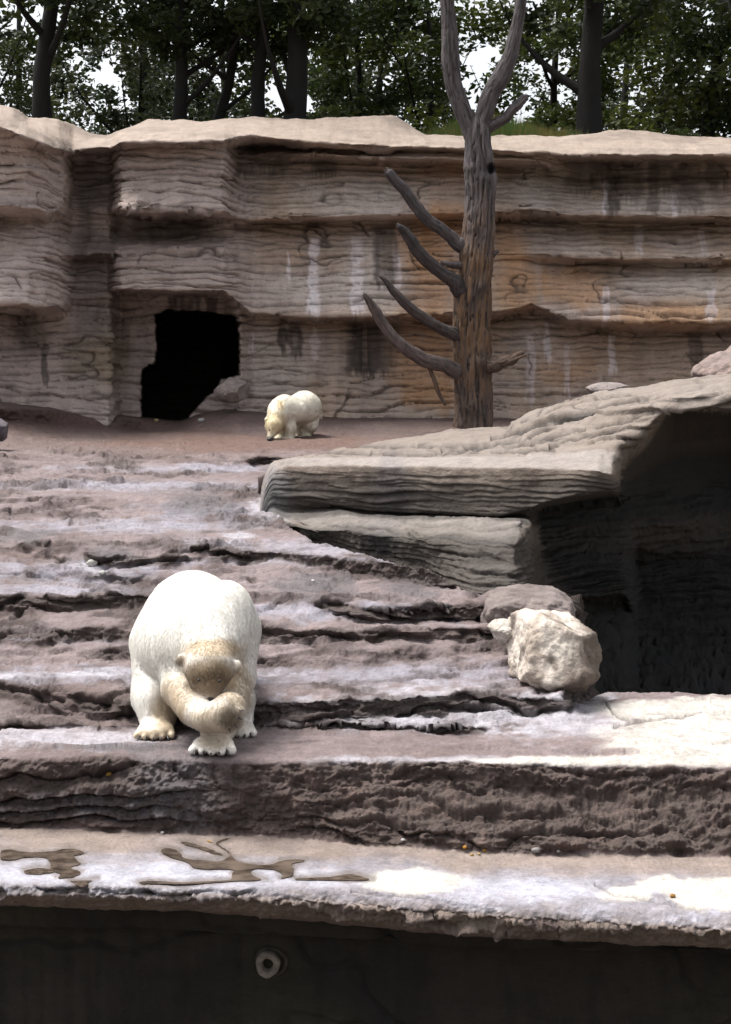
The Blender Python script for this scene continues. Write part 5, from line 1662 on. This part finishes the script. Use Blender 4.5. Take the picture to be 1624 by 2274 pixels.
# shrubs on the crest
SHRUB = leaves(np.random.default_rng(4).normal(size=(26, 3)) * np.array([0.42, 0.35, 0.35]) + np.array([0, 0, 0.6]), np.full(26, 0.32), 60, 0.17, np.random.default_rng(8), (0.06, 0.105, 0.03))
shr = None
for tx, d, sc, lab in [(745, 41.5, 1.2, 'bright green bush standing behind the middle of the wall top'), (1205, 41, 1.1, 'green bush at the right foot of the dead tree fork'),
                       (1245, 42, 0.8, 'low bush left of the thick blackish trunk'), (1400, 42, 0.8, 'low bush behind the smooth hump at the right of the wall top'),
                       (1010, 43, 0.8, 'bush behind the left fork of the dead tree, above the grass'), (860, 42.5, 0.9, 'bush over the highest hump of the wall top'),
                       (500, 42, 0.9, 'dark bush between the slanting tree and the straight pair'), (1500, 42.5, 0.9, 'rightmost bush along the crest of the wall')]:
    x = (tx - CX) / F * d
    root = empty('shrub', (x, d, 8.75)); tag(root, lab, 'shrub', 'shrubs on the crest of the wall')
    if shr is None:
        o = make_mesh('foliage', SHRUB[0], SHRUB[1], M_LEAF, cols=SHRUB[2], smooth=False); shr = o.data
    else:
        o = bpy.data.objects.new('foliage', shr); COL.objects.link(o)
    o.parent = root; o.scale = (sc, sc, sc); o.rotation_euler = (0, 0, random.uniform(0, 6)); o.location = (0, 0, 0)
    V, f_, g, co = tube([(0, 0, -0.2, 0.04), (0.05, 0, 0.3, 0.035), (0.1, 0.05, 0.9 * sc, 0.015)], 10, 8, 0.05, 5, 3)
    st_ = make_mesh('stem', V, f_, M_BARK, cols=np.tile((0.06, 0.05, 0.04), (len(V), 1)), attrs={'wet': np.zeros(len(V))})
    st_.parent = root

# grass along the crest
ng = 26000
rng = np.random.default_rng(3)
gx = np.concatenate([rng.uniform(-12, 12, ng // 2), rng.normal(3.3, 1.7, ng - ng // 2)])
gy = rng.uniform(37.9, 42.5, ng)
gz = np.interp(gy, [37, 38.5, 41, 60], [8.3, 8.55, 8.75, 8.6]) + 0.75 * np.exp(-((gx - 3.3) / 2.2) ** 2) * np.exp(-((gy - 40.5) / 2.5) ** 2)
hh = rng.uniform(0.2, 0.6, ng) * (1 + 0.5 * fbm(np.stack([gx, gy, 0 * gx], -1), 2))
a = rng.uniform(0, 6.28, ng); ln = rng.normal(0, 0.12, (ng, 2))
w = 0.014
P0 = np.stack([gx - np.cos(a) * w, gy - np.sin(a) * w, gz - 0.05], -1); P1 = np.stack([gx + np.cos(a) * w, gy + np.sin(a) * w, gz - 0.05], -1)
P2 = np.stack([gx + ln[:, 0], gy + ln[:, 1], gz + hh], -1)
V = np.stack([P0, P1, P2], 1).reshape(-1, 3)
dry = sst(-0.1, 0.35, fbm(np.stack([gx * 0.9, gy * 0.9, 0 * gx + 4], -1), 3) + rng.normal(0, 0.2, ng))
c = lerp(np.tile(np.array((0.075, 0.125, 0.03), np.float32), (ng, 1)), (0.24, 0.15, 0.055), dry * 0.8)
gr = make_mesh('grass', V, np.arange(ng * 3).reshape(-1, 3), M_LEAF, cols=np.repeat(c, 3, 0), smooth=False)
tag(gr, kind='stuff')

# ================================================================== scraps lying about on the rock
def scrap(name, px_, py_, size, color, label, cat, group, seed, shape=(1, 1, 0.6)):
    p, _ = ground_at(px_, py_)
    v, f_ = ico(2)
    size *= 0.8; color = tuple(q_ * 0.5 for q_ in color)
    v = v * np.array(shape) * (1 + 0.35 * fbm(v * 1.4 + seed * 3, 2))[:, None] * size
    a = seed * 1.7
    rot = np.array([[math.cos(a), -math.sin(a), 0], [math.sin(a), math.cos(a), 0], [0, 0, 1]])
    v = v @ rot.T
    v = v + p + np.array([0, 0, -v[:, 2].min() * 0.7])
    o = make_mesh(name, v, f_, plain_material(name, color, 0.7, 0.3, 0.2, 60), origin=p)
    return tag(o, label, cat, group)


scraps = [
    ('food_scrap', 1032, 1884, 0.020, (0.55, 0.26, 0.04), 'orange crumb below the first riser, leftmost of the little crumb cluster'),
    ('food_scrap', 1048, 1900, 0.014, (0.65, 0.42, 0.14), 'tan crumb nearest the ledge in the crumb cluster'),
    ('food_scrap', 1065, 1898, 0.014, (0.62, 0.45, 0.2), 'small pale crumb in the middle of the crumb cluster'),
    ('food_scrap', 1078, 1893, 0.017, (0.55, 0.28, 0.05), 'orange crumb, right one of the crumb cluster'),
    ('food_scrap', 1384, 1886, 0.020, (0.60, 0.36, 0.10), 'lone yellowish crumb at the foot of the right part of the riser'),
    ('food_scrap', 1495, 1991, 0.020, (0.50, 0.26, 0.07), 'brown crumb on the cracked right end of the ledge'),
    ('food_scrap', 905, 1331, 0.026, (0.60, 0.42, 0.08), 'yellow scrap on the tread below the dark damp rock patch'),
    ('food_scrap', 242, 1722, 0.024, (0.50, 0.30, 0.06), 'ochre scrap on the riser left of the near polar bear feet'),
    ('food_scrap', 348, 936, 0.07, (0.62, 0.50, 0.28), 'tan scrap at the threshold of the den opening'),
    ('pebble', 1240, 1893, 0.017, (0.8, 0.79, 0.76), 'round white pebble on brown silt at the right of the ledge'),
    ('pebble', 895, 1868, 0.015, (0.78, 0.77, 0.75), 'white pebble at the riser foot between bear and crumb cluster'),
    ('pebble', 782, 1858, 0.022, (0.68, 0.67, 0.70), 'greyish white pebble left of the other white riser foot pebble'),
    ('pebble', 1190, 1892, 0.030, (0.40, 0.38, 0.37), 'grey stone beside the round white pebble'),
    ('pebble', 360, 1853, 0.018, (0.75, 0.73, 0.72), 'white oval pebble above the puddles at left'),
    ('pebble', 763, 1288, 0.040, (0.78, 0.75, 0.68), 'white chip on the dark damp rock patch'),
    ('pebble', 695, 1292, 0.024, (0.76, 0.74, 0.70), 'little white chip left of the bigger white chip'),
    ('pebble', 205, 1256, 0.062, (0.72, 0.70, 0.64), 'chalky white lump on the slope left of the bear rump'),
    ('pebble', 228, 1275, 0.042, (0.70, 0.68, 0.63), 'smaller chalky lump just below the chalky white lump'),
    ('pebble', 448, 938, 0.09, (0.66, 0.64, 0.62), 'pale stone on the mound right of the den opening'),
]
for i, (nm, a1, a2, s_, c_, lab) in enumerate(scraps):
    scrap(nm, a1, a2, s_, c_, lab, 'food scrap' if nm == 'food_scrap' else 'pebble', 'food scraps on the rock' if nm == 'food_scrap' else 'pale pebbles and chips on the rock', i + 1, (1.2, 0.9, 0.75))
scrap('stick', 466, 1870, 0.036, (0.55, 0.36, 0.14), 'short tan stick lying among the puddles', 'stick', None, 5, (1.0, 0.28, 0.26))
